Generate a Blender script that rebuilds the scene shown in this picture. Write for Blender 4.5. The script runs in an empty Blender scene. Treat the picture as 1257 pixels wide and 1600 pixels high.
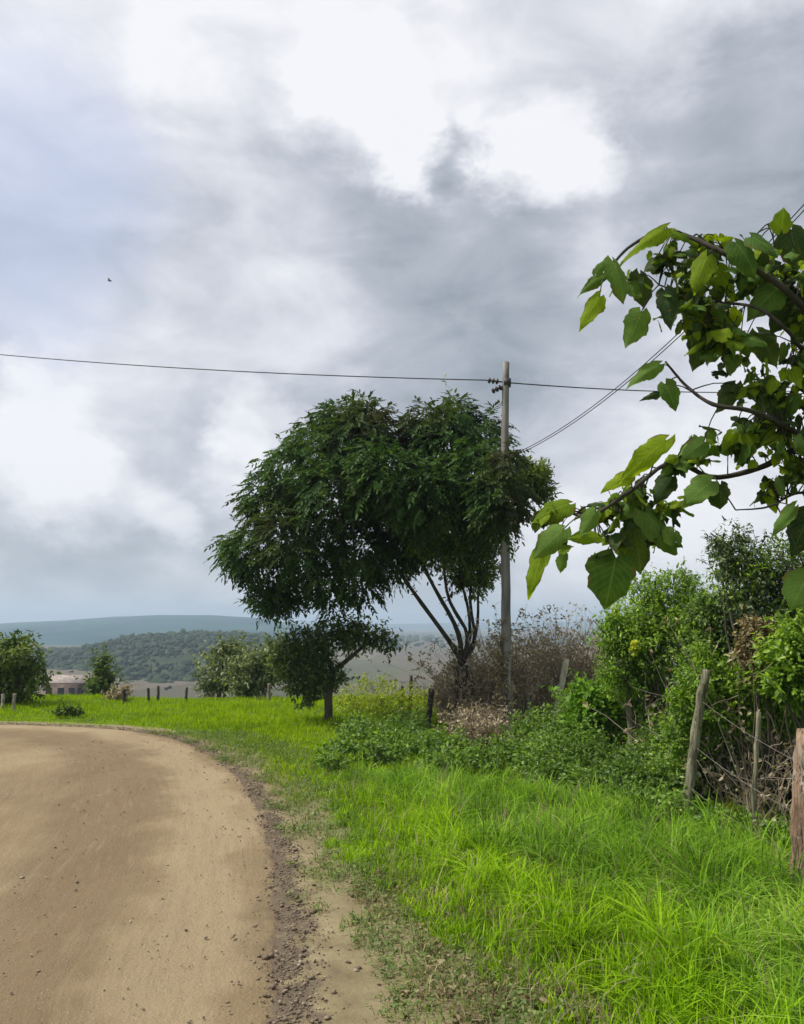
import bpy, math, random
import numpy as np
from mathutils import Vector

random.seed(7)
RNG = np.random.default_rng(11)
sc = bpy.context.scene
COL = sc.collection
R = math.radians

# ------------------------------------------------------------------ camera
CAM_H, PITCH, F = 1.70, R(7.4), 1350.0
cam = bpy.data.cameras.new('camera')
cam.sensor_fit = 'VERTICAL'
cam.sensor_height = 24.0
cam.lens = F / 1600.0 * 24.0
cam.clip_start = 0.05
cam.clip_end = 30000
camo = bpy.data.objects.new('camera', cam)
COL.objects.link(camo)
camo.location = (0, 0, CAM_H)
camo.rotation_euler = (R(90) + PITCH, 0, 0)
sc.camera = camo

# ------------------------------------------------------------------ colour management
sc.view_settings.view_transform = 'Standard'
sc.view_settings.look = 'None'
sc.view_settings.gamma = 1.0
sc.view_settings.exposure = 0.38
sc.view_settings.use_curve_mapping = False
sc.cycles.max_bounces = 7
sc.cycles.transparent_max_bounces = 6
sc.cycles.sample_clamp_indirect = 6

def ray(px, py):
    cx, cy = (px - 628.5) / F, (800.0 - py) / F
    c, s = math.cos(PITCH), math.sin(PITCH)
    return Vector((cx, c - cy * s, s + cy * c))

def at(px, py, Y):
    """world point seen at photograph pixel (px, py) that stands Y metres ahead"""
    d = ray(px, py)
    return Vector((d.x, d.y, d.z)) * (Y / d.y) + Vector((0, 0, CAM_H))

def gp(px, py, z=0.0):
    d = ray(px, py)
    t = (z - CAM_H) / d.z
    return Vector((d.x * t, d.y * t, z))

# ------------------------------------------------------------------ node helpers
class NT:
    def __init__(s, tree):
        s.t = tree; s.n = tree.nodes; s.l = tree.links
    def new(s, typ, **kw):
        nd = s.n.new(typ)
        for k, v in kw.items():
            setattr(nd, k, v)
        return nd
    def set(s, sock, v):
        if isinstance(v, bpy.types.NodeSocket): s.l.new(v, sock)
        else: sock.default_value = v
    def math(s, op, a, b=0.0, clamp=False):
        nd = s.new('ShaderNodeMath', operation=op, use_clamp=clamp)
        s.set(nd.inputs[0], a); s.set(nd.inputs[1], b)
        return nd.outputs[0]
    def noise(s, vec, scale, detail=4, rough=0.55, dist=0.0):
        nd = s.new('ShaderNodeTexNoise')
        if vec is not None: s.l.new(vec, nd.inputs['Vector'])
        nd.inputs['Scale'].default_value = scale
        nd.inputs['Detail'].default_value = detail
        nd.inputs['Roughness'].default_value = rough
        nd.inputs['Distortion'].default_value = dist
        return nd.outputs['Fac']
    def mapr(s, v, a, b, c=0.0, d=1.0, smooth=False):
        nd = s.new('ShaderNodeMapRange')
        if smooth: nd.interpolation_type = 'SMOOTHSTEP'
        s.set(nd.inputs['Value'], v)
        for k, x in (('From Min', a), ('From Max', b), ('To Min', c), ('To Max', d)):
            nd.inputs[k].default_value = x
        return nd.outputs[0]
    def mix(s, f, a, b):
        nd = s.new('ShaderNodeMix', data_type='RGBA')
        s.set(nd.inputs[0], f)
        s.set(nd.inputs[6], a if isinstance(a, bpy.types.NodeSocket) else (*a, 1))
        s.set(nd.inputs[7], b if isinstance(b, bpy.types.NodeSocket) else (*b, 1))
        return nd.outputs[2]
    def ramp(s, v, stops):
        nd = s.new('ShaderNodeValToRGB')
        s.l.new(v, nd.inputs[0])
        cr = nd.color_ramp
        while len(cr.elements) < len(stops): cr.elements.new(0.5)
        for e, (p, c) in zip(cr.elements, stops):
            e.position = p; e.color = (*c, 1)
        return nd.outputs[0]
    def scalev(s, vec, xyz):
        nd = s.new('ShaderNodeVectorMath', operation='MULTIPLY')
        s.l.new(vec, nd.inputs[0]); nd.inputs[1].default_value = xyz
        return nd.outputs[0]

# ------------------------------------------------------------------ world: thin Nishita sky under broken cloud
SUN_EL, SUN_AZ = R(55), R(-92)
w = bpy.data.worlds.new('World')
sc.world = w
w.use_nodes = True
T = NT(w.node_tree)
T.n.clear()
out = T.new('ShaderNodeOutputWorld')
sky = T.new('ShaderNodeTexSky')
sky.sky_type = 'NISHITA'
sky.sun_disc = False
sky.sun_elevation = SUN_EL
sky.sun_rotation = SUN_AZ
bg_sky = T.new('ShaderNodeBackground')
T.l.new(sky.outputs[0], bg_sky.inputs[0])
bg_sky.inputs[1].default_value = 0.10
tc = T.new('ShaderNodeTexCoord')
gen = tc.outputs['Generated']
wn = T.new('ShaderNodeTexNoise')
T.l.new(T.scalev(gen, (1, 1, 1.5)), wn.inputs['Vector'])
wn.inputs['Scale'].default_value = 4.0
wn.inputs['Detail'].default_value = 6
wn.inputs['Roughness'].default_value = 0.64
sub = T.new('ShaderNodeVectorMath', operation='SUBTRACT')
T.l.new(wn.outputs['Color'], sub.inputs[0]); sub.inputs[1].default_value = (.5, .5, .5)
scl = T.new('ShaderNodeVectorMath', operation='SCALE')
T.l.new(sub.outputs[0], scl.inputs[0]); scl.inputs['Scale'].default_value = 0.20
addv = T.new('ShaderNodeVectorMath', operation='ADD')
T.l.new(gen, addv.inputs[0]); T.l.new(scl.outputs[0], addv.inputs[1])
nrm = T.new('ShaderNodeVectorMath', operation='NORMALIZE')
T.l.new(addv.outputs[0], nrm.inputs[0])
WD = nrm.outputs[0]

def sky_blob(px, py, rpx, inner=0.25):
    d = ray(px, py).normalized()
    ang = rpx / F
    dp = T.new('ShaderNodeVectorMath', operation='DOT_PRODUCT')
    T.l.new(WD, dp.inputs[0]); dp.inputs[1].default_value = d
    return T.mapr(dp.outputs['Value'], math.cos(ang), math.cos(ang * inner), 0, 1, True)

# bright breaks and dark bellies of the cloud deck: (px, py, radius px, change of radiance)
BLOBS = [(40, 0, 280, .30), (360, 40, 150, .20), (570, 170, 110, .34), (820, 20, 250, .16), (1150, 10, 200, .18), (530, 60, 120, .16), (640, 20, 200, .10), (1000, 0, 160, .10),
         (830, 235, 95, .40), (640, 215, 60, .26), (700, 245, 45, -.30), (50, 260, 180, -.08), (240, 190, 110, -.10), (420, 400, 170, .10), (545, 320, 120, -.13), (625, 350, 70, -.10),
         (470, 250, 60, -.06), (1040, 130, 130, -.17), (1130, 270, 190, -.22), (1240, 190, 150, -.10), (900, 330, 90, .05),
         (790, 400, 110, -.10), (720, 510, 190, -.18), (900, 600, 170, -.16), (600, 500, 110, -.05), (700, 600, 120, -.10), (960, 480, 100, .04),
         (50, 680, 130, .34), (140, 745, 90, .28), (275, 785, 60, .32), (420, 680, 75, .26), (385, 720, 60, .2), (20, 620, 80, .1), (230, 600, 120, .08),
         (90, 850, 120, -.10), (330, 850, 90, -.04), (960, 770, 190, .20), (1200, 760, 220, .26), (520, 600, 80, -.08), (1180, 500, 150, .08), (900, 880, 170, .12), (180, 500, 160, .05)]
acc = None
for px, py, r, dv in BLOBS:
    t = T.math('MULTIPLY', sky_blob(px, py, r * 1.2, 0.0), dv * .92)
    acc = t if acc is None else T.math('ADD', acc, t)
fine = T.noise(T.scalev(gen, (1, 1, 2.0)), 7.0, 8, 0.55, 0.4)
big = T.noise(T.scalev(gen, (1, 1, 2.4)), 2.2, 5, 0.5, 0.2)
val = T.math('ADD', acc, T.mapr(fine, .25, .75, -.22, .20))
val = T.math('ADD', val, T.mapr(big, .3, .7, -.03, .05))
val = T.math('ADD', val, 0.65)
ccol = T.ramp(val, [(0.10, (.16, .19, .22)), (0.32, (.245, .277, .312)), (0.57, (.40, .425, .475)), (0.80, (.61, .62, .665)), (1.0, (.78, .78, .80))])
blue = sky_blob(40, 320, 260, 0.2)
ccol = T.mix(T.math('MULTIPLY', blue, .6), ccol, (.44, .50, .68))
bg_c = T.new('ShaderNodeBackground')
T.l.new(ccol, bg_c.inputs[0])
bg_c.inputs[1].default_value = 0.97
ms = T.new('ShaderNodeMixShader')
ms.inputs[0].default_value = 0.93
T.l.new(bg_sky.outputs[0], ms.inputs[1]); T.l.new(bg_c.outputs[0], ms.inputs[2])
T.l.new(ms.outputs[0], out.inputs[0])

# ------------------------------------------------------------------ sun, softened by cloud
sl = bpy.data.lights.new('sun', 'SUN')
sl.energy = 4.2
sl.angle = R(10)
sl.color = (1.0, 0.95, 0.86)
so = bpy.data.objects.new('sun', sl)
COL.objects.link(so)
sdir = Vector((math.sin(SUN_AZ) * math.cos(SUN_EL), math.cos(SUN_AZ) * math.cos(SUN_EL), math.sin(SUN_EL)))
so.rotation_euler = sdir.to_track_quat('Z', 'Y').to_euler()
so.location = (0, 0, 30)

# ------------------------------------------------------------------ materials
def mat(name):
    m = bpy.data.materials.new(name)
    m.use_nodes = True
    t = NT(m.node_tree)
    t.n.clear()
    o = t.new('ShaderNodeOutputMaterial')
    return m, t, o

def attr(t, name):
    a = t.new('ShaderNodeAttribute'); a.attribute_name = name
    return a.outputs['Fac']

def foliage_mat(name, stops, transl=0.35, rough=0.5, patch=1.2, spec=0.35, alt=None, altscale=0.8):
    m, t, o = mat(name)
    g = t.new('ShaderNodeNewGeometry')
    rn = attr(t, 'rnd')
    n = t.noise(g.outputs['Position'], patch, 3)
    v = t.math('ADD', t.math('MULTIPLY', rn, .62), t.mapr(n, .3, .7, 0, .38))
    c = t.ramp(v, stops)
    if alt:
        n2 = t.noise(g.outputs['Position'], altscale, 2)
        c = t.mix(t.mapr(n2, .45, .62), c, alt)
    p = t.new('ShaderNodeBsdfPrincipled')
    t.l.new(c, p.inputs['Base Color'])
    p.inputs['Roughness'].default_value = rough
    p.inputs['Specular IOR Level'].default_value = spec
    tr = t.new('ShaderNodeBsdfTranslucent')
    hs = t.new('ShaderNodeMixRGB', blend_type='MULTIPLY')
    hs.inputs[0].default_value = 1
    t.l.new(c, hs.inputs[1]); hs.inputs[2].default_value = (1.5, 1.45, .6, 1)
    t.l.new(hs.outputs[0], tr.inputs[0])
    mx = t.new('ShaderNodeMixShader'); mx.inputs[0].default_value = transl
    t.l.new(p.outputs[0], mx.inputs[1]); t.l.new(tr.outputs[0], mx.inputs[2])
    t.l.new(mx.outputs[0], o.inputs[0])
    return m

def solid_mat(name, stops, scale=8, stretch=(1, 1, 1), rough=.85, bump=.3, bumpscale=30, spec=.2, detail=6, crack=0):
    m, t, o = mat(name)
    tcn = t.new('ShaderNodeNewGeometry')
    pos = t.scalev(tcn.outputs['Position'], stretch)
    n = t.noise(pos, scale, detail)
    c = t.ramp(n, stops)
    if crack:
        ck = t.noise(t.scalev(tcn.outputs['Position'], (1, 1, .05)), 70, 4, .6, .5)
        c = t.mix(t.mapr(ck, .52, .62, 0, crack), c, (.025, .02, .016))
        lich = t.noise(tcn.outputs['Position'], 26, 4, .6)
        c = t.mix(t.mapr(lich, .60, .68, 0, crack * .7), c, (.30, .32, .24))
    p = t.new('ShaderNodeBsdfPrincipled')
    t.l.new(c, p.inputs['Base Color'])
    p.inputs['Roughness'].default_value = rough
    p.inputs['Specular IOR Level'].default_value = spec
    if bump:
        b = t.new('ShaderNodeBump'); b.inputs['Strength'].default_value = bump
        b.inputs['Distance'].default_value = .02
        t.l.new(t.noise(pos, bumpscale, 5, .6), b.inputs['Height'])
        t.l.new(b.outputs[0], p.inputs['Normal'])
    t.l.new(p.outputs[0], o.inputs[0])
    return m

M = {}
M['grass_right'] = foliage_mat('grass_deep', [(0, (.008, .026, .003)), (.28, (.05, .12, .010)), (.58, (.17, .33, .022)), (.8, (.28, .45, .04)), (1, (.50, .64, .14))], .42, .6, 1.6, spec=.12)
M['grass_left'] = foliage_mat('grass_lime', [(0, (.02, .05, .002)), (.28, (.10, .20, .005)), (.6, (.24, .42, .008)), (.85, (.37, .56, .02)), (1, (.55, .68, .08))], .42, .6, 1.4, spec=.12)
M['grass_far'] = foliage_mat('grass_verge', [(0, (.08, .15, .002)), (.4, (.19, .31, .002)), (.75, (.29, .42, .003)), (1, (.38, .50, .01))], .38, .7, .5, spec=.05)
M['dry_grass'] = foliage_mat('grass_dry', [(0, (.09, .07, .03)), (.5, (.21, .18, .09)), (1, (.40, .34, .20))], .25, .7, 3)
M['sprout'] = foliage_mat('sprout', [(0, (.05, .09, .015)), (.5, (.12, .19, .035)), (1, (.25, .28, .09))], .3, .6, 4)
M['tree_leaf'] = foliage_mat('tree_leaf', [(0, (.016, .042, .014)), (.4, (.038, .085, .024)), (.75, (.075, .14, .034)), (1, (.17, .23, .07))], .30, .6, 1.0, spec=.12, alt=(.042, .048, .02), altscale=.5)
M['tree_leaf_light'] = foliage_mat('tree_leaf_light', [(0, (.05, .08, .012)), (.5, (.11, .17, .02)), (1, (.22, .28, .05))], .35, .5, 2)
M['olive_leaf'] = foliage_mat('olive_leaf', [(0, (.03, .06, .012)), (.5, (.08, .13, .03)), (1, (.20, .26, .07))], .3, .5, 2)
M['silver_leaf'] = foliage_mat('silver_leaf', [(0, (.05, .07, .025)), (.5, (.13, .17, .06)), (1, (.34, .38, .20))], .25, .5, 2)
M['bush_leaf'] = foliage_mat('bush_leaf', [(0, (.03, .07, .008)), (.4, (.11, .20, .018)), (.75, (.24, .40, .035)), (1, (.48, .60, .13))], .46, .45, 1.6)
M['bush_leaf_bright'] = foliage_mat('bush_leaf_bright', [(0, (.05, .12, .004)), (.5, (.12, .26, .01)), (1, (.24, .40, .03))], .4, .5, 2)
M['vine_leaf'] = foliage_mat('vine_leaf', [(0, (.025, .055, .012)), (.4, (.09, .165, .028)), (.75, (.20, .34, .05)), (1, (.46, .58, .18))], .42, .45, 1.8)
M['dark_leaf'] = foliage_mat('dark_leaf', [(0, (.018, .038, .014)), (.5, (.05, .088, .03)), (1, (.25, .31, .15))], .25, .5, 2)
M['dead_leaf'] = foliage_mat('dead_leaf', [(0, (.06, .045, .02)), (.5, (.19, .15, .075)), (1, (.42, .36, .21))], .2, .7, 3)
M['dry_scrub'] = foliage_mat('dry_scrub', [(0, (.15, .12, .075)), (.5, (.33, .265, .175)), (1, (.52, .45, .33))], .2, .7, 2)
M['yellow_weed'] = foliage_mat('yellow_weed', [(0, (.10, .16, .01)), (.5, (.24, .32, .015)), (1, (.5, .52, .03))], .35, .5, 3)
M['bark'] = solid_mat('bark', [(.3, (.045, .038, .03)), (.7, (.13, .11, .09))], 14, (1, 1, .3), .9, .5)
M['twig'] = solid_mat('twig', [(.3, (.20, .155, .11)), (.7, (.45, .37, .28))], 6, (1, 1, 1), .9, 0)
M['bark_dark'] = solid_mat('bark_dark', [(.3, (.022, .02, .016)), (.7, (.07, .06, .048))], 20, (1, 1, .3), .85, .4)
M['old_wood'] = solid_mat('old_wood', [(.25, (.10, .085, .06)), (.5, (.26, .23, .17)), (.75, (.46, .42, .33))], 16, (1, 1, .15), .9, .9, 60, crack=.75)
M['pale_wood'] = solid_mat('pale_wood', [(.3, (.38, .34, .23)), (.7, (.66, .62, .46))], 12, (1, 1, .2), .9, .5, 40, crack=.3)
M['mossy_wood'] = solid_mat('mossy_wood', [(.25, (.06, .06, .035)), (.5, (.18, .17, .11)), (.75, (.36, .34, .24))], 16, (1, 1, .15), .9, .9, 60, crack=.75)
M['dark_wood'] = solid_mat('dark_wood', [(.3, (.03, .027, .022)), (.7, (.10, .09, .075))], 14, (1, 1, .2), .9, .8, 50, crack=.6)
M['stump_wood'] = solid_mat('stump_wood', [(.30, (.055, .035, .025)), (.42, (.21, .135, .09)), (.52, (.32, .215, .15)), (.60, (.38, .34, .29)), (.72, (.46, .42, .35))], 11, (1, 1, .22), .9, 1.0, 45, detail=9, crack=.85)
M['pole_wood'] = solid_mat('pole_wood', [(.3, (.09, .085, .08)), (.7, (.31, .29, .27))], 10, (1, 1, .12), .85, .5, 40)
M['wire'] = solid_mat('wire', [(.3, (.03, .03, .033)), (.7, (.05, .05, .055))], 4, rough=.5, bump=0)
M['fence_wire'] = solid_mat('fence_wire', [(.3, (.10, .08, .07)), (.7, (.22, .20, .18))], 8, rough=.6, bump=0)
M['iron'] = solid_mat('iron', [(.3, (.03, .032, .035)), (.7, (.06, .06, .065))], 20, rough=.5, bump=0)
M['ceramic'] = solid_mat('ceramic', [(.3, (.035, .022, .02)), (.7, (.06, .04, .035))], 20, rough=.25, bump=0, spec=.5)
M['stone'] = foliage_mat('stone', [(0, (.075, .055, .038)), (.6, (.20, .155, .11)), (1, (.52, .44, .33))], 0, .9, 6, spec=.15)
M['plaster'] = solid_mat('plaster', [(.3, (.14, .105, .08)), (.7, (.26, .20, .155))], 1.2, rough=.9, bump=.1, bumpscale=8)
M['roof_tile'] = solid_mat('roof_tile', [(.3, (.18, .15, .13)), (.7, (.36, .31, .28))], 2, rough=.9, bump=.2, bumpscale=8)
M['dark_open'] = solid_mat('dark_open', [(.3, (.03, .02, .02)), (.7, (.05, .04, .04))], 2, rough=.6, bump=0)
M['far_tree'] = foliage_mat('far_tree', [(0, (.018, .032, .02)), (.5, (.035, .056, .03)), (1, (.06, .085, .045))], .1, .8, .02, spec=.1)
M['mid_tree'] = foliage_mat('mid_tree', [(0, (.03, .06, .01)), (.5, (.085, .14, .02)), (1, (.19, .25, .04))], .25, .6, 1, spec=.2)
M['bird'] = solid_mat('bird', [(.3, (.02, .02, .022)), (.7, (.04, .04, .045))], 10, rough=.6, bump=0)

# ------------------------------------------------------------------ mesh helpers
def link(name, verts, faces, m, parent=None, rnd=None, smooth=False, extra=None):
    """verts (n,3); faces: list of (k, m) int arrays (quads / tris)"""
    me = bpy.data.meshes.new(name)
    verts = np.asarray(verts, dtype=np.float32)
    me.vertices.add(len(verts)); me.vertices.foreach_set('co', verts.ravel())
    faces = [np.asarray(f, dtype=np.int32) for f in faces if len(f)]
    loops = np.concatenate([f.ravel() for f in faces])
    tot = np.concatenate([np.full(len(f), f.shape[1], dtype=np.int32) for f in faces])
    st = np.concatenate([[0], np.cumsum(tot)[:-1]]).astype(np.int32)
    me.loops.add(len(loops)); me.loops.foreach_set('vertex_index', loops)
    me.polygons.add(len(tot)); me.polygons.foreach_set('loop_start', st)
    me.polygons.foreach_set('loop_total', tot)
    me.update(calc_edges=True)
    if rnd is not None:
        a = me.attributes.new('rnd', 'FLOAT', 'POINT'); a.data.foreach_set('value', np.asarray(rnd, dtype=np.float32))
    for k, v in (extra or {}).items():
        a = me.attributes.new(k, 'FLOAT', 'POINT'); a.data.foreach_set('value', np.asarray(v, dtype=np.float32))
    if smooth:
        me.polygons.foreach_set('use_smooth', np.ones(len(tot), dtype=bool))
    me.materials.append(m)
    o = bpy.data.objects.new(name, me)
    COL.objects.link(o)
    if parent is not None:
        o.parent = parent
        o.matrix_parent_inverse = parent_inv(parent)
    return o

def parent_inv(p):
    from mathutils import Matrix
    mw = Matrix.Translation(p.location)
    return mw.inverted()

def tag(o, label=None, cat=None, group=None, kind=None):
    if label: o['label'] = label
    if cat: o['category'] = cat
    if group: o['group'] = group
    if kind: o['kind'] = kind
    return o

def thing(name, loc, label, cat, group=None):
    o = bpy.data.objects.new(name, None)
    o.empty_display_size = .2
    o.location = loc
    COL.objects.link(o)
    return tag(o, label, cat, group)

def unit(v):
    return v / np.maximum(np.linalg.norm(v, axis=-1, keepdims=True), 1e-9)

class Buf:
    def __init__(s): s.v = []; s.q = []; s.t = []; s.r = []; s.n = 0
    def add(s, v, q=None, t=None, r=None):
        v = np.asarray(v, dtype=np.float32)
        if q is not None and len(q): s.q.append(np.asarray(q) + s.n)
        if t is not None and len(t): s.t.append(np.asarray(t) + s.n)
        s.r.append(np.full(len(v), .5) if r is None else r)
        s.v.append(v); s.n += len(v)
    def link(s, name, m, parent=None, smooth=False):
        f = []
        if s.q: f.append(np.concatenate(s.q))
        if s.t: f.append(np.concatenate(s.t))
        return link(name, np.concatenate(s.v), f, m, parent, np.concatenate(s.r), smooth)

def leaves(P, axis, nrm, L, W, fold=.25, rnd=None):
    """folded six-point leaves: two quads each"""
    n = len(P)
    axis = unit(axis); side = unit(np.cross(nrm, axis)); up = np.cross(axis, side)
    L = np.broadcast_to(L, n)[:, None]; W = np.broadcast_to(W, n)[:, None]
    prof = [(0, 0), (.28, .46), (.68, .36), (1, 0), (.68, -.36), (.28, -.46)]
    V = np.empty((n, 6, 3), dtype=np.float32)
    for i, (a, b) in enumerate(prof):
        V[:, i] = P + axis * L * a + side * W * b + up * (abs(b) * fold * W - a * a * .12 * L)
    base = np.arange(n)[:, None] * 6
    q = np.concatenate([base + np.array([[0, 1, 2, 3]]), base + np.array([[0, 3, 4, 5]])])
    r = RNG.random(n) if rnd is None else rnd
    return V.reshape(-1, 3), q, np.repeat(r, 6)

def blades(P, az, H, lean, W, rnd=None, segs=3):
    """grass blades: tapering strips that arch over in direction az"""
    n = len(P)
    d = np.stack([np.cos(az), np.sin(az), np.zeros(n)], 1)
    faz = az + np.pi / 2 + RNG.normal(0, .5, n)
    s = np.stack([np.cos(faz), np.sin(faz), np.zeros(n)], 1)
    V = np.empty((n, segs * 2 + 1, 3), dtype=np.float32)
    H = H[:, None]; W = W[:, None]; lean = lean[:, None]
    for k in range(segs + 1):
        u = k / segs
        c = P + d * H * lean * u ** 2 + np.array([0, 0, 1.0]) * H * (u - .42 * lean * u ** 2.6)
        if k < segs:
            ww = W * (.5 if k else .38) * (1 - u ** 2 * .6)
            V[:, 2 * k] = c - s * ww; V[:, 2 * k + 1] = c + s * ww
        else:
            V[:, 2 * k] = c
    m = segs * 2 + 1
    base = np.arange(n)[:, None] * m
    q = np.concatenate([base + np.array([[2 * k, 2 * k + 1, 2 * k + 3, 2 * k + 2]]) for k in range(segs - 1)])
    t = base + np.array([[m - 3, m - 2, m - 1]])
    r = RNG.random(n) if rnd is None else rnd
    return V.reshape(-1, 3), q, t, np.repeat(r, m)

def tubes(P, Rr, k=5, cap=True):
    """P (n, m, 3) polylines, Rr (n, m) radii"""
    P = np.asarray(P, dtype=float); Rr = np.asarray(Rr, dtype=float)
    n, m, _ = P.shape
    tg = np.gradient(P, axis=1); tg = unit(tg)
    ref = np.where(np.abs(tg[..., 2:3]) > .8, np.array([1.0, 0, 0]), np.array([0, 0, 1.0]))
    a = unit(np.cross(tg, ref)); b = np.cross(tg, a)
    th = np.arange(k) / k * 2 * np.pi
    V = P[:, :, None] + Rr[:, :, None, None] * (a[:, :, None] * np.cos(th)[:, None] + b[:, :, None] * np.sin(th)[:, None])
    idx = np.arange(n * m * k).reshape(n, m, k)
    q = np.stack([idx[:, :-1], np.roll(idx, -1, 2)[:, :-1], np.roll(idx, -1, 2)[:, 1:], idx[:, 1:]], -1).reshape(-1, 4)
    return V.reshape(-1, 3), q

def tube(pts, rad, k=8, wob=0.0):
    """one tube with closed ends and optional roughened section"""
    P = np.array([list(p) for p in pts], dtype=float)[None]
    if np.isscalar(rad): rad = [rad] * len(pts)
    V, q = tubes(P, np.array(rad, dtype=float)[None], k)
    if wob:
        c = np.repeat(P[0], k, 0)
        V = c + (V - c) * (1 + RNG.normal(0, wob, (len(V), 1)))
    m = len(pts)
    V = np.concatenate([V, P[0][:1], P[0][-1:]])
    t = [[(i + 1) % k, i, m * k] for i in range(k)] + [[(m - 1) * k + i, (m - 1) * k + (i + 1) % k, m * k + 1] for i in range(k)]
    return V, q, np.array(t)

def spline(pts, n):
    """Catmull-Rom through pts"""
    P = np.array([list(p) for p in pts], dtype=float)
    P = np.vstack([2 * P[0] - P[1], P, 2 * P[-1] - P[-2]])
    out_ = []
    seg = len(P) - 3
    for u in np.linspace(0, seg - 1e-6, n):
        i = int(u); t = u - i
        p0, p1, p2, p3 = P[i:i + 4]
        out_.append(.5 * ((2 * p1) + (-p0 + p2) * t + (2 * p0 - 5 * p1 + 4 * p2 - p3) * t * t + (-p0 + 3 * p1 - 3 * p2 + p3) * t ** 3))
    return np.array(out_)

def sstep(a, b, x):
    t = np.clip((x - a) / (b - a), 0, 1)
    return t * t * (3 - 2 * t)

def vnoise(x, y, f, seed=0):
    """cheap smooth pseudo-noise from sines, about -1..1"""
    s = seed * 1.7
    return (np.sin(x * f * 1.0 + 1.3 * np.sin(y * f * .7 + s) + s) + np.sin(y * f * 1.31 + 1.7 * np.sin(x * f * .83 - s) + 2 * s)
            + .5 * np.sin((x + y) * f * 2.3 + s) + .5 * np.sin((x - y) * f * 2.9 - s)) / 3

# ------------------------------------------------------------------ lines that divide road, shoulder and grass
road_px = [(432, 1600), (438, 1500), (440, 1400), (428, 1320), (408, 1260), (368, 1205), (305, 1165), (245, 1147), (170, 1138), (80, 1134), (-60, 1131), (-400, 1129)]
rp = [gp(*p) for p in road_px]
rp = [Vector((-.55, -14, 0)), Vector((-.55, -4, 0)), Vector((-.54, 1, 0))] + rp + [Vector((-40, 18, 0))]
NR = 700
ROAD = spline(rp, NR)
gr_px = [(750, 1600), (692, 1500), (622, 1430), (556, 1385), (535, 1320), (490, 1250), (425, 1195), (350, 1162), (255, 1140), (170, 1133), (80, 1129), (-60, 1127), (-400, 1126)]
gl = [gp(*p) for p in gr_px]
gl = [Vector((.7, -14, 0)), Vector((.7, -4, 0)), Vector((.62, 1, 0))] + gl + [Vector((-40, 18.4, 0))]
GRASS = spline(gl, NR)

def side_of(line, x, y):
    """signed distance to an open polyline: positive on the far / right side"""
    A = line[:-1, :2]; B = line[1:, :2]
    Pn = np.stack([np.asarray(x), np.asarray(y)], -1).reshape(-1, 1, 2)
    out_ = np.empty(len(Pn))
    for s in range(0, len(Pn), 20000):
        p = Pn[s:s + 20000]
        ab = B - A
        t = np.clip(((p - A) * ab).sum(-1) / (ab ** 2).sum(-1), 0, 1)
        c = A + t[..., None] * ab
        d2 = ((p - c) ** 2).sum(-1)
        k = d2.argmin(1)
        rr = np.arange(len(p))
        v = p[:, 0] - A[k]
        cr = ab[k, 0] * v[:, 1] - ab[k, 1] * v[:, 0]
        out_[s:s + 20000] = np.sqrt(d2[rr, k]) * -np.sign(cr)
    return out_.reshape(np.shape(x))

def height(x, y):
    x = np.asarray(x, dtype=float); y = np.asarray(y, dtype=float)
    a = x / np.maximum(y, 1.0)
    s = 40 + 80 * sstep(-.30, -.36, a)
    d = np.maximum(y - 20, 0)
    z = -16 * (1 - np.exp(-d / s)) * sstep(0, 4, d)
    far = sstep(150, 500, y)
    z = z + far * .5 * vnoise(x, y, .012, 2)
    near = np.clip(1 - np.abs(y) / 40, 0, 1)
    z = z + .03 * near * vnoise(x, y, 1.7, 1) * sstep(.3, 1.5, x + .2)
    return z

# ------------------------------------------------------------------ GROUND
nr, na = 340, 320
rad = np.concatenate([[0.0], np.geomspace(.5, 6500, nr - 1)])
ang = np.linspace(0, 2 * np.pi, na, endpoint=False)
rr, aa = np.meshgrid(rad, ang, indexing='ij')
gx, gy = rr * np.sin(aa), rr * np.cos(aa)
gz = height(gx, gy) - .035
idx = np.arange(nr * na).reshape(nr, na)
q = np.stack([idx[:-1], idx[1:], np.roll(idx, -1, 1)[1:], np.roll(idx, -1, 1)[:-1]], -1).reshape(-1, 4)
m, t, o = mat('ground')
g = t.new('ShaderNodeNewGeometry')
pos = g.outputs['Position']
zone = attr(t, 'zone')
nearc = t.ramp(t.noise(pos, 2.2, 5), [(.3, (.035, .06, .008)), (.5, (.07, .12, .008)), (.7, (.12, .20, .01))])
fieldn = t.noise(t.scalev(pos, (1, .35, 1)), .012, 4, .5, .5)
fieldc = t.ramp(fieldn, [(.34, (.055, .06, .038)), (.48, (.095, .082, .064)), (.56, (.12, .10, .080)), (.66, (.075, .085, .045)), (.78, (.22, .18, .13))])
n3 = t.noise(t.scalev(pos, (1, .4, 1)), .09, 5, .6)
fieldc = t.mix(t.mapr(n3, .45, .7, 0, .5), fieldc, (.05, .058, .036))
vo = t.new('ShaderNodeTexVoronoi'); t.l.new(t.scalev(pos, (1, .45, 1)), vo.inputs['Vector']); vo.inputs['Scale'].default_value = .011
sepc = t.new('ShaderNodeSeparateColor'); t.l.new(vo.outputs['Color'], sepc.inputs[0])
plot = t.ramp(sepc.outputs[0], [(.1, (.035, .05, .022)), (.4, (.10, .082, .055)), (.6, (.14, .115, .085)), (.8, (.055, .075, .03)), (.95, (.26, .21, .15))])
fieldc = t.mix(.5, fieldc, plot)
c = t.mix(zone, nearc, fieldc)
p = t.new('ShaderNodeBsdfPrincipled')
t.l.new(c, p.inputs['Base Color']); p.inputs['Roughness'].default_value = .95
p.inputs['Specular IOR Level'].default_value = .1
t.l.new(p.outputs[0], o.inputs[0])
zone_v = sstep(24, 60, gy)
ground = link('ground', np.stack([gx, gy, gz], -1).reshape(-1, 3), [q], m, smooth=True, extra={'zone': zone_v.ravel()})
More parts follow.
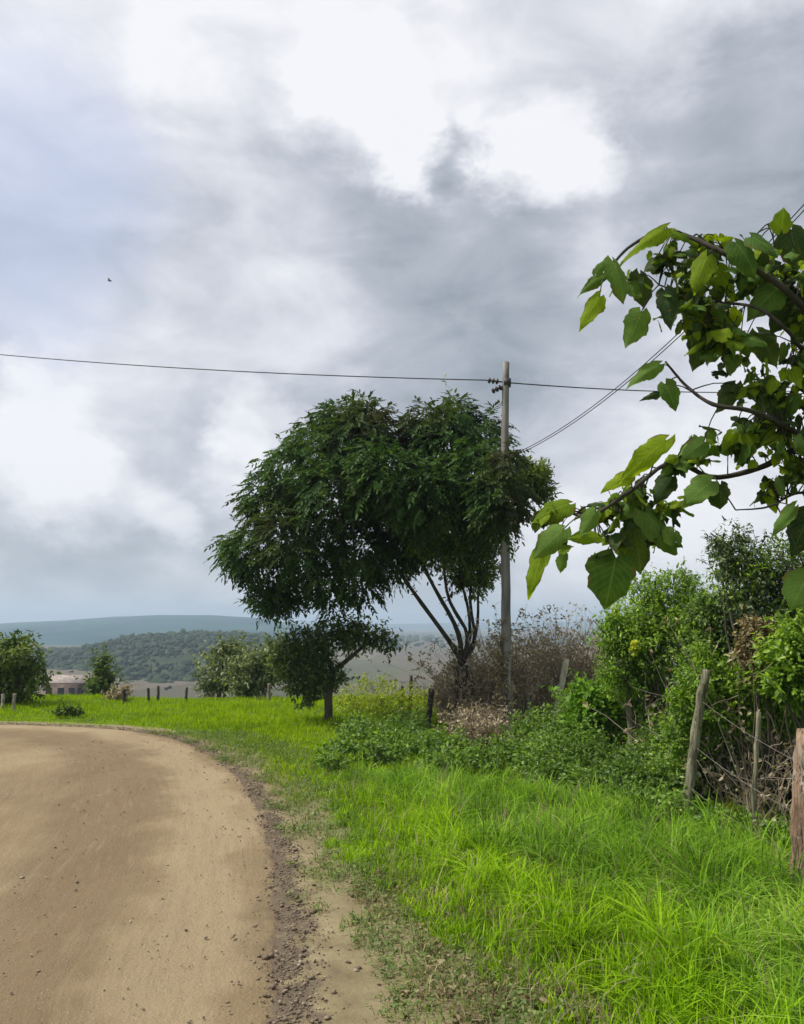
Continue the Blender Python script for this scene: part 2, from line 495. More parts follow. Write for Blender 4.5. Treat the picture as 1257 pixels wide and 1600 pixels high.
tag(ground, kind='structure')

# ------------------------------------------------------------------ ROAD (dirt), curving left
inner = spline([(-7, -14, 0), (-7, -4, 0), (-7, 1, 0), (-7, 4, 0), (-7.1, 6, 0), (-7.6, 7.6, 0), (-9, 8.6, 0), (-12, 9, 0), (-18, 9.3, 0), (-40, 11.5, 0)], NR)
M_ = 70
uu = np.linspace(0, 1, M_) ** 1.35
rx = ROAD[:, None, :2] * (1 - uu[None, :, None]) + inner[:, None, :2] * uu[None, :, None]
sl_ = np.concatenate([[0], np.cumsum(np.linalg.norm(np.diff(ROAD[:, :2], axis=0), axis=1))])
dist = np.linalg.norm(rx - ROAD[:, None, :2], axis=-1)
dirn = (inner[:, :2] - ROAD[:, :2]) / np.linalg.norm(inner[:, :2] - ROAD[:, :2], axis=1, keepdims=True)
edge_w = .5 * (.035 * np.sin(sl_ * 5.1) + .025 * np.sin(sl_ * 13.7 + 1) + .02 * np.sin(sl_ * 29 + 2))
rx[:, 0] += dirn * edge_w[:, None]; rx[:, 1] += dirn * edge_w[:, None] * .5
rz = .012 + .012 * vnoise(rx[..., 0], rx[..., 1], .9, 4) + .004 * vnoise(rx[..., 0], rx[..., 1], 7, 5) + .02 * sstep(0, 1.2, dist)
rz = rz - .022 * np.exp(-((dist - 1.5) / .30) ** 2) - .022 * np.exp(-((dist - 3.2) / .30) ** 2)
rz = rz * (.15 + .85 * sstep(0, .30, dist)) - .006 * (1 - sstep(0, .2, dist))
rz[:, 0] = -.012
idx = np.arange(NR * M_).reshape(NR, M_)
q = np.stack([idx[:-1, :-1], idx[:-1, 1:], idx[1:, 1:], idx[1:, :-1]], -1).reshape(-1, 4)[:, ::-1]
m, t, o = mat('road_dirt')
g = t.new('ShaderNodeNewGeometry')
pos = g.outputs['Position']
ed = attr(t, 'edge')
n1 = t.noise(t.scalev(pos, (1, .35, 1)), .9, 4, .55, .3)
c = t.ramp(n1, [(.3, (.145, .102, .054)), (.5, (.23, .170, .092)), (.7, (.31, .24, .138))])
n2 = t.noise(pos, 38, 6, .7)
c = t.mix(t.mapr(n2, .42, .66, 0, .42), c, (.19, .14, .095))
n5 = t.noise(pos, 3.1, 5, .6)
c = t.mix(t.mapr(n5, .5, .75, 0, .35), c, (.24, .20, .125))
# packed wheel tracks are a little paler; loose brown soil lies along the edge
wt = t.math('ADD', ed, t.mapr(t.noise(pos, 1.1, 3), .3, .7, -.18, .18))
tr1 = t.math('MULTIPLY', t.mapr(wt, .12, .32, 0, 1, True), t.mapr(wt, .65, .95, 1, 0, True))
c = t.mix(t.math('MULTIPLY', tr1, .6), c, (.335, .262, .160))
tr2 = t.math('MULTIPLY', t.mapr(wt, .80, 1.15, 0, 1, True), t.mapr(wt, 1.6, 2.1, 1, 0, True))
c = t.mix(t.math('MULTIPLY', tr2, .6), c, (.155, .108, .062))
cv = t.new('ShaderNodeCombineXYZ')
t.l.new(t.math('MULTIPLY', ed, 9.0), cv.inputs[0]); t.l.new(t.math('MULTIPLY', attr(t, 'along'), .8), cv.inputs[1])
streak = t.noise(cv.outputs[0], 1.6, 6, .62, .3)
c = t.mix(t.mapr(streak, .50, .70, 0, .26), c, (.175, .130, .085))
c = t.mix(t.mapr(streak, .46, .30, 0, .2), c, (.36, .285, .18))
spk = t.noise(pos, 130, 3, .7)
c = t.mix(t.mapr(spk, .58, .68, 0, .6), c, (.13, .10, .07))
c = t.mix(t.mapr(spk, .40, .32, 0, .5), c, (.48, .41, .30))
edn = t.math('ADD', ed, t.mapr(t.noise(pos, 7, 5, .6), .3, .7, -.05, .05))
c = t.mix(t.mapr(edn, .01, .10, .85, 0, True), c, (.13, .095, .068))
p = t.new('ShaderNodeBsdfPrincipled')
t.l.new(c, p.inputs['Base Color']); p.inputs['Roughness'].default_value = .95
p.inputs['Specular IOR Level'].default_value = .12
b = t.new('ShaderNodeBump'); b.inputs['Strength'].default_value = .8; b.inputs['Distance'].default_value = .016
hh = t.math('ADD', t.math('MULTIPLY', streak, .8), t.noise(pos, 60, 6, .7)); hh = t.math('ADD', hh, t.math('MULTIPLY', t.noise(pos, 9, 4, .6), 1.2))
t.l.new(hh, b.inputs['Height']); t.l.new(b.outputs[0], p.inputs['Normal'])
t.l.new(p.outputs[0], o.inputs[0])
road = link('road', np.dstack([rx, rz]).reshape(-1, 3), [q], m, smooth=True, extra={'edge': dist.ravel(), 'along': np.broadcast_to(sl_[:, None], dist.shape).ravel()})
tag(road, kind='structure')

# ------------------------------------------------------------------ SHOULDER (beaten sandy path between road and grass)
K_ = 24
vv = np.linspace(0, 1, K_)
gside = GRASS[:, :2] + (GRASS[:, :2] - ROAD[:, :2]) * .35
sx = ROAD[:, None, :2] * (1 - vv[None, :, None]) + gside[:, None] * vv[None, :, None]
sz = np.full(sx.shape[:2], -.002) + .008 * vnoise(sx[..., 0], sx[..., 1], 4.2, 6)
sx[:, 0] = ROAD[:, :2] + dirn * .22
sz[:, 0] = -.016; sz[:, -1] = -.05
idx = np.arange(NR * K_).reshape(NR, K_)
q = np.stack([idx[:-1, :-1], idx[:-1, 1:], idx[1:, 1:], idx[1:, :-1]], -1).reshape(-1, 4)
m, t, o = mat('shoulder_dirt')
g = t.new('ShaderNodeNewGeometry'); pos = g.outputs['Position']
u_ = attr(t, 'across')
n1 = t.noise(pos, 2.6, 5, .6)
c = t.ramp(n1, [(.3, (.15, .12, .066)), (.5, (.215, .178, .10)), (.7, (.28, .235, .138))])
n2 = t.noise(pos, 22, 6, .7)
c = t.mix(t.mapr(n2, .52, .72, 0, .6), c, (.13, .11, .07))
un = t.math('ADD', u_, t.mapr(t.noise(pos, 3.5, 5, .65), .3, .7, -.22, .22))
c = t.mix(t.mapr(un, .5, .85, 0, .85, True), c, (.20, .185, .09))
c = t.mix(t.mapr(un, .04, .20, .85, 0, True), c, (.115, .088, .066))
p = t.new('ShaderNodeBsdfPrincipled')
t.l.new(c, p.inputs['Base Color']); p.inputs['Roughness'].default_value = .95
p.inputs['Specular IOR Level'].default_value = .1
b = t.new('ShaderNodeBump'); b.inputs['Strength'].default_value = .7; b.inputs['Distance'].default_value = .015
t.l.new(t.noise(pos, 40, 6, .7), b.inputs['Height']); t.l.new(b.outputs[0], p.inputs['Normal'])
t.l.new(p.outputs[0], o.inputs[0])
sh = link('path', np.dstack([sx, sz]).reshape(-1, 3), [q], m, smooth=True, extra={'across': np.broadcast_to(vv, sx.shape[:2]).ravel()})
tag(sh, kind='structure')

# ------------------------------------------------------------------ far land
def ridge(name, prof, D, depth, base, m, amp, f, seed):
    xs = np.linspace(prof[0][0], prof[-1][0], 260)
    ys = np.interp(xs, [p_[0] for p_ in prof], [p_[1] for p_ in prof])
    tp = np.array([at(a_, b_, D) for a_, b_ in zip(xs, ys)])
    ds = np.linspace(-1, 1, 60)
    X = tp[:, None, 0] * (1 + ds[None] * depth / D)
    Y = np.full_like(X, D) * (1 + ds[None] * depth / D)
    hgt = (tp[:, None, 2] - base)
    prf = np.cos(ds * np.pi / 2) ** 1.2
    Z = base + hgt * prf[None] + amp * vnoise(X, Y, f, seed) * prf[None] * .5
    idx = np.arange(260 * 60).reshape(260, 60)
    q = np.stack([idx[:-1, :-1], idx[1:, :-1], idx[1:, 1:], idx[:-1, 1:]], -1).reshape(-1, 4)
    return tag(link(name, np.dstack([X, Y, Z]).reshape(-1, 3), [q], m, smooth=True), kind='structure'), (X, Y, Z)

m_far = solid_mat('far_hill_hazed', [(.35, (.025, .06, .075)), (.65, (.05, .10, .10))], .01, rough=1, bump=0, spec=0)  # some of the haze's blue is mixed into the hill colour itself
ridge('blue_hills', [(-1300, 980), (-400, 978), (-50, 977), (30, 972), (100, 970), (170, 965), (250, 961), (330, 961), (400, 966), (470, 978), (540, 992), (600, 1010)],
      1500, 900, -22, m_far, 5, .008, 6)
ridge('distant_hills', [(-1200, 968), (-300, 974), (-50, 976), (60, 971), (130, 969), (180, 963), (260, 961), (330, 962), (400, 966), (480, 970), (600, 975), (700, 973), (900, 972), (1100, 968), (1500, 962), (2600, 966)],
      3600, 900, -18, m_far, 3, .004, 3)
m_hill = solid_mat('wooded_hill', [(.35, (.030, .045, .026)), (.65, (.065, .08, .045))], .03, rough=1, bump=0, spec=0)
prof2 = [(-700, 1030), (-100, 1024), (60, 1022), (110, 1020), (150, 1012), (190, 1000), (230, 994), (300, 991), (380, 992), (430, 1000), (480, 1020), (520, 1045)]
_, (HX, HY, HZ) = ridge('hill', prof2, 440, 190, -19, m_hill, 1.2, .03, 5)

def rocklike(n, P, S, squash, jitter=.25, seedr=None, sub=False):
    """n rough lumps from an icosahedron, each jittered"""
    ph = (1 + 5 ** .5) / 2
    base = np.array([(-1, ph, 0), (1, ph, 0), (-1, -ph, 0), (1, -ph, 0), (0, -1, ph), (0, 1, ph), (0, -1, -ph), (0, 1, -ph), (ph, 0, -1), (ph, 0, 1), (-ph, 0, -1), (-ph, 0, 1)]) / 1.9
    fc = np.array([(0, 11, 5), (0, 5, 1), (0, 1, 7), (0, 7, 10), (0, 10, 11), (1, 5, 9), (5, 11, 4), (11, 10, 2), (10, 7, 6), (7, 1, 8), (3, 9, 4), (3, 4, 2), (3, 2, 6), (3, 6, 8), (3, 8, 9), (4, 9, 5), (2, 4, 11), (6, 2, 10), (8, 6, 7), (9, 8, 1)])
    th = RNG.random(n) * 6.28
    c_, s_ = np.cos(th)[:, None], np.sin(th)[:, None]
    B = np.broadcast_to(base, (n, 12, 3)) * (1 + RNG.normal(0, jitter, (n, 12, 1)))
    B = B * (1 + RNG.normal(0, .25, (n, 1, 3)).clip(-.5, .5))
    X = B[..., 0] * c_ - B[..., 1] * s_; Y = B[..., 0] * s_ + B[..., 1] * c_
    V = np.stack([X, Y, B[..., 2] * squash], -1) * S[:, None, None] + P[:, None]
    t_ = (fc[None] + np.arange(n)[:, None, None] * 12).reshape(-1, 3)
    return V.reshape(-1, 3), t_, np.repeat(RNG.random(n), 12)

# woodland on the hill and scattered over the plain: leafy lumps nobody could count
n = 14000
ii = RNG.integers(0, 260, n); jj = RNG.integers(0, 38, n)
kp = vnoise(HX[ii, jj], HY[ii, jj], .035, 3) > -.35
ii, jj = ii[kp], jj[kp]; n = len(ii)
P = np.stack([HX[ii, jj], HY[ii, jj], HZ[ii, jj] + .6], 1) + RNG.normal(0, 1.5, (n, 3)).clip(-3, 3) * [1, 1, .08]
V, t_, r_ = rocklike(n, P, RNG.gamma(1.8, .42, n).clip(.3, 2.8), .85, .22)
b_ = Buf(); b_.add(V, t=t_, r=r_)
# plain scrub, denser in lines
n = 700
yy = 180 * np.exp(RNG.random(n) * 2.6); xx = yy * RNG.uniform(-.5, .5, n)
keep = vnoise(xx, yy * 2, .02, 9) > .3
xx, yy = xx[keep], yy[keep]
P = np.stack([xx, yy, height(xx, yy) + .3], 1)
V, t_, r_ = rocklike(len(P), P, RNG.uniform(.3, 1.0, len(P)) * (1 + yy / 900), .8, .2)
b_.add(V, t=t_, r=r_)
n = 420
yy = RNG.uniform(650, 1300, n); xx = yy * RNG.uniform(-.05, .45, n)
kp = vnoise(xx, yy, .012, 12) > 0
xx, yy = xx[kp], yy[kp]
V, t_, r_ = rocklike(len(xx), np.stack([xx, yy, height(xx, yy) + 1], 1), RNG.uniform(2, 5, len(xx)), .7, .2)
b_.add(V, t=t_, r=r_)
tag(b_.link('woodland', M['far_tree']), kind='stuff')

# ------------------------------------------------------------------ GRASS
def scatter(xmin, xmax, ymin, ymax, n, fn):
    x = RNG.uniform(xmin, xmax, n); y = RNG.uniform(ymin, ymax, n)
    k = fn(x, y)
    return x[k], y[k]

def tufts(cx, cy, per, spread, hmin, hmax, lean, width, hscale=None):
    n = len(cx)
    per_ = per
    X = np.repeat(cx, per_) + RNG.normal(0, spread, n * per_)
    Y = np.repeat(cy, per_) + RNG.normal(0, spread, n * per_)
    az = RNG.random(n * per_) * 6.283
    H = RNG.uniform(hmin, hmax, n * per_) * np.repeat(RNG.uniform(.65, 1.2, n), per_)
    if hscale is not None: H = H * np.repeat(hscale, per_)
    ln = np.abs(RNG.normal(lean, lean * .5, n * per_)).clip(.05, 1.3)
    Wd = width * RNG.uniform(.6, 1.4, n * per_)
    r = (np.repeat(RNG.random(n), per_) * .55 + RNG.random(n * per_) * .45)
    r = np.clip((r - .5) * 1.35 + .5, 0, 1)
    return np.stack([X, Y, height(X, Y) - .01], 1), az, H, ln, Wd, r

def in_view(x, y, m_=.6): return (np.abs(x) < .47 * y + m_)

# tall deep-green grass on the right verge, lime toward the path
def right_zone(x, y):
    d = side_of(GRASS, x, y)
    edge_n = .35 * vnoise(x, y, 3.0, 3)
    a = x / y
    lim = np.interp(a, [-.20, -.05, .053, .127, .20, .32, .386, .466, .8], [10.6, 9.9, 9.2, 9.0, 8.3, 7.1, 6.8, 6.6, 6.6])
    return (d > .10 + edge_n * .8) & in_view(x, y, 1.0) & (y < lim + .5 * vnoise(x, y, 3.1, 8))
x, y = scatter(-2.2, 4.2, 2.6, 11.4, 28000, right_zone)
d = side_of(GRASS, x, y)
lime = (d + .5 * vnoise(x, y, 1.2, 8) + .10 * (y - 6)) < 1.15
hs = (.30 + .70 * sstep(.1, 1.1, d)) * np.where(y > 9, .8, 1) * (.85 + .42 * vnoise(x, y, 2.6, 5)) * RNG.uniform(.45, 1.45, len(x))
b1, b2 = Buf(), Buf()
for b_, k, lean in ((b1, ~lime, .65), (b2, lime, .42)):
    a_ = tufts(x[k], y[k], 9, .028, .15, .34, lean, .0065, hs[k])
    b_.add(*blades(*a_[:5], rnd=a_[5], segs=4))
    kk = k & (d > .6) & (RNG.random(len(x)) < .10)
    a_ = tufts(x[kk], y[kk], 14, .025, .28, .48, .95, .009, hs[kk].clip(.6, 1.1))
    b_.add(*blades(*a_[:5], rnd=(a_[5] * .6 + .4), segs=5))
tag(b1.link('tall_grass', M['grass_right']), kind='stuff')
tag(b2.link('lime_grass', M['grass_left']), kind='stuff')

k = (d > .25) & (RNG.random(len(x)) < .09)
a_ = tufts(x[k], y[k], 4, .03, .25, .55, .7, .0045, hs[k].clip(.6, 1.1))
b3 = Buf(); b3.add(*blades(*a_[:5], rnd=a_[5], segs=4))
tag(b3.link('straw', M['dry_grass']), kind='stuff')
# short bright verge beyond and beside the bend
def far_zone(x, y):
    d = side_of(GRASS, x, y)
    return (d > -.10 + .22 * vnoise(x, y, 5, 3)) & in_view(x, y, 1.5) & (RNG.random(len(x)) < sstep(6.5, 11.0, y))
x, y = scatter(-13, 6, 6.5, 24, 36000, far_zone)
a_ = tufts(x, y, 6, .05, .05, .14, .5, .010, (.8 + .5 * vnoise(x, y, .9, 2)).clip(.35, 1.4))
b_ = Buf(); b_.add(*blades(*a_[:5], rnd=a_[5], segs=2))
tag(b_.link('verge_grass', M['grass_far']), kind='stuff')

# sprouts and dry litter between path and grass
def litter_zone(x, y):
    d = side_of(GRASS, x, y)
    return (d > -.32 + .32 * vnoise(x, y, 5, 6)) & (d < .75) & in_view(x, y)
x, y = scatter(-6, 1.8, 2.8, 14, 30000, litter_zone)
b_ = Buf()
a_ = tufts(x, y, 4, .03, .03, .12, .9, .006)
b_.add(*blades(*a_[:5], rnd=a_[5], segs=2))
n = 26000
X = np.repeat(x, 3)[:n] + RNG.normal(0, .04, min(n, len(x) * 3)); Y = np.repeat(y, 3)[:n] + RNG.normal(0, .04, min(n, len(x) * 3))
n = len(X)
P = np.stack([X, Y, RNG.uniform(.005, .05, n)], 1)
V, q, r = leaves(P, RNG.normal(0, 1, (n, 3)) * [1, 1, .4], RNG.normal(0, .4, (n, 3)) + [0, 0, 1], RNG.uniform(.015, .035, n), RNG.uniform(.010, .022, n))
b_.add(V, q, r=r)
tag(b_.link('sprouts', M['sprout']), kind='stuff')

def dry_zone(x, y):
    d = side_of(GRASS, x, y)
    return (d > -.12 + .2 * vnoise(x, y, 4, 2)) & (d < .55 + .2 * vnoise(x, y, 3, 7)) & (y < 6.2) & (vnoise(x, y, 5, 1) > -.35) & in_view(x, y)
x, y = scatter(-.6, 1.8, 2.8, 6.2, 5200, dry_zone)
b_ = Buf()
a_ = tufts(x, y, 3, .03, .03, .13, 1.1, .005)
b_.add(*blades(*a_[:5], rnd=a_[5], segs=2))
n = len(x)
P = np.stack([x, y, RNG.uniform(.004, .03, n)], 1)
V, q, r = leaves(P, RNG.normal(0, 1, (n, 3)) * [1, 1, .25], RNG.normal(0, .4, (n, 3)) + [0, 0, 1], RNG.uniform(.02, .06, n), RNG.uniform(.012, .03, n), fold=.5)
b_.add(V, q, r=r)
tag(b_.link('leaf_litter', M['dead_leaf']), kind='stuff')

# gravel along the lip of the road, pebbles on path and road
b_ = Buf()
seg = RNG.uniform(0, 1, 9000)
cum = np.concatenate([[0], np.cumsum(np.linalg.norm(np.diff(ROAD[:, :2], axis=0), axis=1))])
inr = (ROAD[:, 1] > 2.4) & (ROAD[:, 0] > -8)
lo, hi = cum[inr].min(), cum[inr].max()
sp = lo + (hi - lo) * RNG.random(15000) ** 1.5
cx_ = np.interp(sp, cum, ROAD[:, 0]); cy_ = np.interp(sp, cum, ROAD[:, 1])
cx2 = np.interp(sp + .05, cum, ROAD[:, 0]); cy2 = np.interp(sp + .05, cum, ROAD[:, 1])
tx, ty = cx2 - cx_, cy2 - cy_; tl = np.hypot(tx, ty); nx, ny = ty / tl, -tx / tl
off = RNG.normal(.03, .07, len(sp)) + .03 * np.sin(sp * 4) + np.abs(RNG.normal(0, .05, len(sp)))
X, Y = cx_ + nx * off, cy_ + ny * off
S = RNG.gamma(1.3, .0024, len(sp)).clip(.0015, .022)
V, t_, r_ = rocklike(len(X), np.stack([X, Y, .004 + .012 * np.exp(-((off - .06) / .05) ** 2) + S * .2], 1), S, .65, .15)
b_.add(V, t=t_, r=r_ * .8)
tag(b_.link('gravel', M['stone']), kind='stuff')
b_ = Buf()
x, y = scatter(-5, 1.2, 2.6, 9.5, 2600, lambda x, y: (side_of(ROAD, x, y) > .1) & (side_of(GRASS, x, y) < .35) & in_view(x, y))
S = RNG.gamma(1.6, .0035, len(x)).clip(.003, .026)
V, t_, r_ = rocklike(len(x), np.stack([x, y, S * .25 + .002], 1), S, .6, .18)
b_.add(V, t=t_, r=r_)
x, y = scatter(-6, -.4, 2.6, 13, 11000, lambda x, y: (side_of(ROAD, x, y) < -.05) & in_view(x, y))
S = RNG.gamma(1.2, .0020, len(x)).clip(.0015, .015)
V, t_, r_ = rocklike(len(x), np.stack([x, y, .022 + S * .3], 1), S, .6, .18)
b_.add(V, t=t_, r=r_ * .7 + .2)
tag(b_.link('pebbles', M['stone']), kind='stuff')

# ------------------------------------------------------------------ plants
def blob_points(blobs, n, shell=.55):
    """blobs: list of (centre Vector, radius xyz tuple)"""
    C = np.array([list(c) for c, _ in blobs]); Rb = np.array([r if not np.isscalar(r) else (r, r, r) for _, r in blobs], dtype=float)
    w_ = (Rb.prod(1)) ** (2 / 3); w_ /= w_.sum()
    k = RNG.choice(len(blobs), n, p=w_)
    d = unit(RNG.normal(0, 1, (n, 3)))
    rr_ = (shell + (1 - shell) * RNG.random(n)) * (1 + RNG.normal(0, .10, n)) * (1 + .22 * vnoise(d[:, 0] * 3 + k * 1.7, d[:, 2] * 3 + d[:, 1] * 2, 1.6, 4))
    return C[k] + d * Rb[k] * rr_[:, None], d, k

def px_blobs(lst, Y, zr=.9):
    """(px, py, radius px[, dY]) -> blobs at depth Y"""
    out_ = []
    for b in lst:
        y_ = Y + (b[3] if len(b) > 3 else 0)
        c = at(b[0], b[1], y_)
        r = b[2] / F * y_
        out_.append((c, (r, r * zr, r)))
    return out_

def foliage(buf, blobs, n, L, W=None, shell=.5, droop=.35, out_w=.7, sprig=.35):
    n0 = int(n * (1 - sprig)); per = 11; ns = max(1, int(n * sprig / per))
    P, d, k = blob_points(blobs, n0, shell)
    # shoots that stand out of the mass break up its outline
    Ps, dsp, ks = blob_points(blobs, ns, .8)
    dirs = unit(dsp * .8 + RNG.normal(0, .45, (ns, 3)) + [0, 0, .45])
    ln = L * RNG.uniform(1.2, 4.2, ns)
    u = np.linspace(0, 1, per)
    Q = Ps[:, None] + dirs[:, None] * (ln[:, None] * u)[..., None] + RNG.normal(0, L * .25, (ns, per, 3))
    P = np.concatenate([P, Q.reshape(-1, 3)]); d = np.concatenate([d, np.repeat(dsp, per, 0) + RNG.normal(0, .7, (ns * per, 3))])
    n = len(P)
    ax = d * out_w + RNG.normal(0, .6, (n, 3)) + [0, 0, -droop]
    nr_ = d * .6 + RNG.normal(0, .45, (n, 3)) + [0, 0, .9]
    Ls = L * RNG.uniform(.6, 1.35, n)
    v, q_, r = leaves(P, ax, nr_, Ls, Ls * (W or .5))
    buf.add(v, q_, r=r)

def branch_to(buf, a, b, r0, r1, sag=.1, k=5, n=6, wob=.05):
    a = np.array(a, dtype=float); b = np.array(b, dtype=float)
    mid = (a + b) / 2 + RNG.normal(0, wob, 3) * np.linalg.norm(b - a) + np.array([0, 0, sag * np.linalg.norm(b - a)])
    pts = spline([a, mid, b], n)
    buf.add(*tube(pts, np.linspace(r0, r1, n), k))

def shrub(name, label, cat, blobs, n, L, m, foot, group=None, W=.5, stems=10, stem_r=.02, shell=.35, droop=.3, stem_m='bark', second=None):
    root = thing(name, foot, label, cat, group)
    sat = []
    for c, r in blobs:
        for _ in range(3):
            v = unit(RNG.normal(0, 1, 3) + [0, 0, .3]) * np.array(r) * .95
            f_ = RNG.uniform(.25, .5)
            sat.append((Vector(np.array(list(c)) + v), tuple(x_ * f_ for x_ in r)))
    b = Buf(); foliage(b, list(blobs) + sat, n, L, W, shell, droop)
    b.link('foliage', M[m], root)
    if second:
        b = Buf(); foliage(b, blobs, second[1], L, W, .6, droop)
        b.link('flower' if second[2] else 'pale_foliage', M[second[0]], root)
    s = Buf()
    for i in range(stems):
        c, r = blobs[i % len(blobs)]
        e = np.array(list(c)) + RNG.normal(0, .35, 3) * np.array(r)
        f0 = np.array(list(foot)) + RNG.normal(0, .06, 3) * [1, 1, 0]
        branch_to(s, f0, e, stem_r * RNG.uniform(.6, 1), stem_r * .25, .08)
    s.link('stem', M[stem_m], root)
    return root

def gfoot(px, Y, dz=0.0):
    x = (px - 628.5) / F * Y / math.cos(PITCH)  # close enough near the horizon line
    return Vector((x, Y, float(height(x, Y)) + dz))

# --- the broad dark tree behind the bend
TY = 15.0
foot = gfoot(722, TY, -.05)
tree = thing('broad_tree', foot, 'large dark green spreading tree leaning left with several slim trunks beside the wooden pole', 'tree')
crown_px = [(390, 858, 38, -.2), (368, 855, 22, .2), (425, 900, 36, .3), (418, 935, 20, 0), (425, 790, 42, .1), (408, 770, 22, .3), (458, 735, 46, -.3), (500, 695, 48, .5), (455, 835, 50, -.9),
            (555, 685, 55, -.6), (572, 650, 30, .2), (530, 658, 30, .3), (600, 672, 34, -.2), (525, 770, 62, -1.2), (600, 760, 66, .8), (600, 745, 55, -1.5), (500, 855, 42, .6),
            (690, 690, 60, -.4), (712, 650, 32, .2), (752, 678, 40, .4), (665, 664, 30, -.2), (665, 775, 60, -1.4), (680, 750, 56, 1.2), (745, 740, 55, -1.1), (782, 725, 30, -.4),
            (788, 775, 36, -1.3), (755, 800, 34, -.8), (570, 850, 44, -.6), (505, 900, 32, -.2), (455, 925, 26, .5), (435, 940, 18, .4), (630, 835, 42, .2), (560, 905, 30, -.3), (610, 880, 26, .6), (815, 755, 26, -.6),
            (785, 735, 24, -2.5), (778, 770, 28, -2.6), (792, 800, 24, -2.5), (770, 800, 20, -2.4), (790, 710, 16, -2.4), (695, 825, 30, .7), (735, 845, 26, .9), (520, 930, 20, 0)]
CB = px_blobs(crown_px, TY, 1.5)
SP, sd, _ = blob_points(CB, 10200, .5)
keep = RNG.random(len(SP)) < .93
SP, sd = SP[keep], sd[keep]
n = len(SP)
ax = unit(sd * [1, .9, .5] + RNG.normal(0, .45, (n, 3)) + [-.12, 0, -.22])
nl = 9
b_ = Buf()
tt = (np.arange(nl) // 2 + 1) / 5.0
Lr = RNG.uniform(.16, .30, n)
side = unit(np.cross(ax, np.array([0, 0, 1.0])) + RNG.normal(0, .25, (n, 3)))
rn = RNG.random(n)
for j in range(nl):
    u = tt[j]; sg = 1 if j % 2 else -1
    base = SP + ax * (Lr * u)[:, None] + np.array([0, 0, -1.0]) * (Lr * u * u * .35)[:, None]
    if j == nl - 1: dr = ax + [0, 0, -.6]
    else: dr = ax * .75 + side * sg * .8 + [0, 0, -.35]
    dr = dr + RNG.normal(0, .12, (n, 3))
    v, q_, r = leaves(base, dr, np.cross(dr, side) * sg + [0, 0, 1.2], Lr * RNG.uniform(.34, .46, n), .042 * RNG.uniform(.7, 1.3, n), rnd=(rn * .7 + RNG.random(n) * .3))
    b_.add(v, q_, r=r)
b_.link('foliage', M['tree_leaf'], tree)
b_ = Buf()   # paler leaves at the right end and along the top
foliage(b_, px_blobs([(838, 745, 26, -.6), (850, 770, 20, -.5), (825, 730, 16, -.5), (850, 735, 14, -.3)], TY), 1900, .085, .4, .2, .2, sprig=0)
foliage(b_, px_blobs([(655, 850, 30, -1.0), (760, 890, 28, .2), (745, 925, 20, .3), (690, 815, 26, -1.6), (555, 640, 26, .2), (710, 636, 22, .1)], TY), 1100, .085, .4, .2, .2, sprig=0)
b_.link('paler_foliage', M['tree_leaf_light'], tree)
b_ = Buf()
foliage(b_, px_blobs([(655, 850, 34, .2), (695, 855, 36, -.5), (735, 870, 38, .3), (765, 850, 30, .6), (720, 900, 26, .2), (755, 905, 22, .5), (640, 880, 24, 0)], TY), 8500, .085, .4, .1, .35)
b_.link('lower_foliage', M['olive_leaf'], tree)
b_ = Buf()
fork = at(722, 1040, TY)
pairs = [((708, 1010), (650, 930), (600, 860), .075), ((715, 985), (672, 905), (640, 830), .07), ((730, 990), (700, 930), (690, 830), .06), ((742, 1000), (735, 930), (745, 840), .055), ((735, 980), (715, 900), (660, 860), .05), ((745, 985), (750, 900), (775, 810), .045)]
tr = Buf()
tr.add(*tube(spline([foot, at(728, 1080, TY), fork], 8), np.linspace(.20, .15, 8), 10, .05))
tr.link('trunk', M['bark_dark'], tree)
hubs = []
for a1, a2, a3, r0 in pairs:
    dy = RNG.uniform(-.5, .5)
    p1, p2, p3 = at(*a1, TY + dy * .3), at(*a2, TY + dy * .8), at(*a3, TY + dy * 1.4)
    pts = spline([fork, p1, p2, p3], 14)
    r0 *= .72
    br = Buf(); br.add(*tube(pts, np.linspace(r0, r0 * .4, 14), 8, .07))
    hubs += [pts[7], pts[10], pts[13]]
    # side limbs reach into the crown
    for c, rr_ in [CB[i] for i in RNG.choice(len(CB), 7, replace=False)]:
        cc = np.array(list(c))
        h = min((pts[9], pts[11], pts[13]), key=lambda z: np.linalg.norm(z - cc))
        if np.linalg.norm(h - cc) < 2.6 and cc[2] > h[2] + .45 * abs(cc[0] - h[0]):
            branch_to(br, h, cc, r0 * .38, .012, .06, 5, 8, .06)
    br.link('limb', M['bark_dark'], tree)

# --- wooden power pole with two insulator brackets
PY = 13.1
pf = gfoot(782, PY, -.3)
pole = thing('power_pole', pf, 'weathered wooden power pole rising behind the right side of the dark spreading tree', 'power pole')
ptop = at(791, 566, PY)
b_ = Buf()
pts = spline([pf, pf.lerp(ptop, .35) + Vector((.02, 0, 0)), pf.lerp(ptop, .7) + Vector((-.01, 0, 0)), ptop], 24)
b_.add(*tube(pts, np.linspace(.085, .052, 24), 12, .035))
b_.link('post', M['pole_wood'], pole)
def bracket(a, b, rb):
    br = Buf(); br.add(*tube([a, a.lerp(b, .5), b], .012, 6))
    o_ = br.link('bracket', M['iron'], pole)
    s = Buf(); d_ = (b - a).normalized()
    c0 = a.lerp(b, .45)
    for i in range(3):
        s.add(*tube([c0 + d_ * (.06 * i), c0 + d_ * (.06 * i + .02), c0 + d_ * (.06 * i + .045)], [.03, rb, .03], 10))
    s.link('insulator', M['ceramic'], o_)
    return b
wa = bracket(at(795, 598, PY), at(760, 594, PY), .05)
wb = bracket(at(796, 600, PY), at(770, 611, PY), .05)
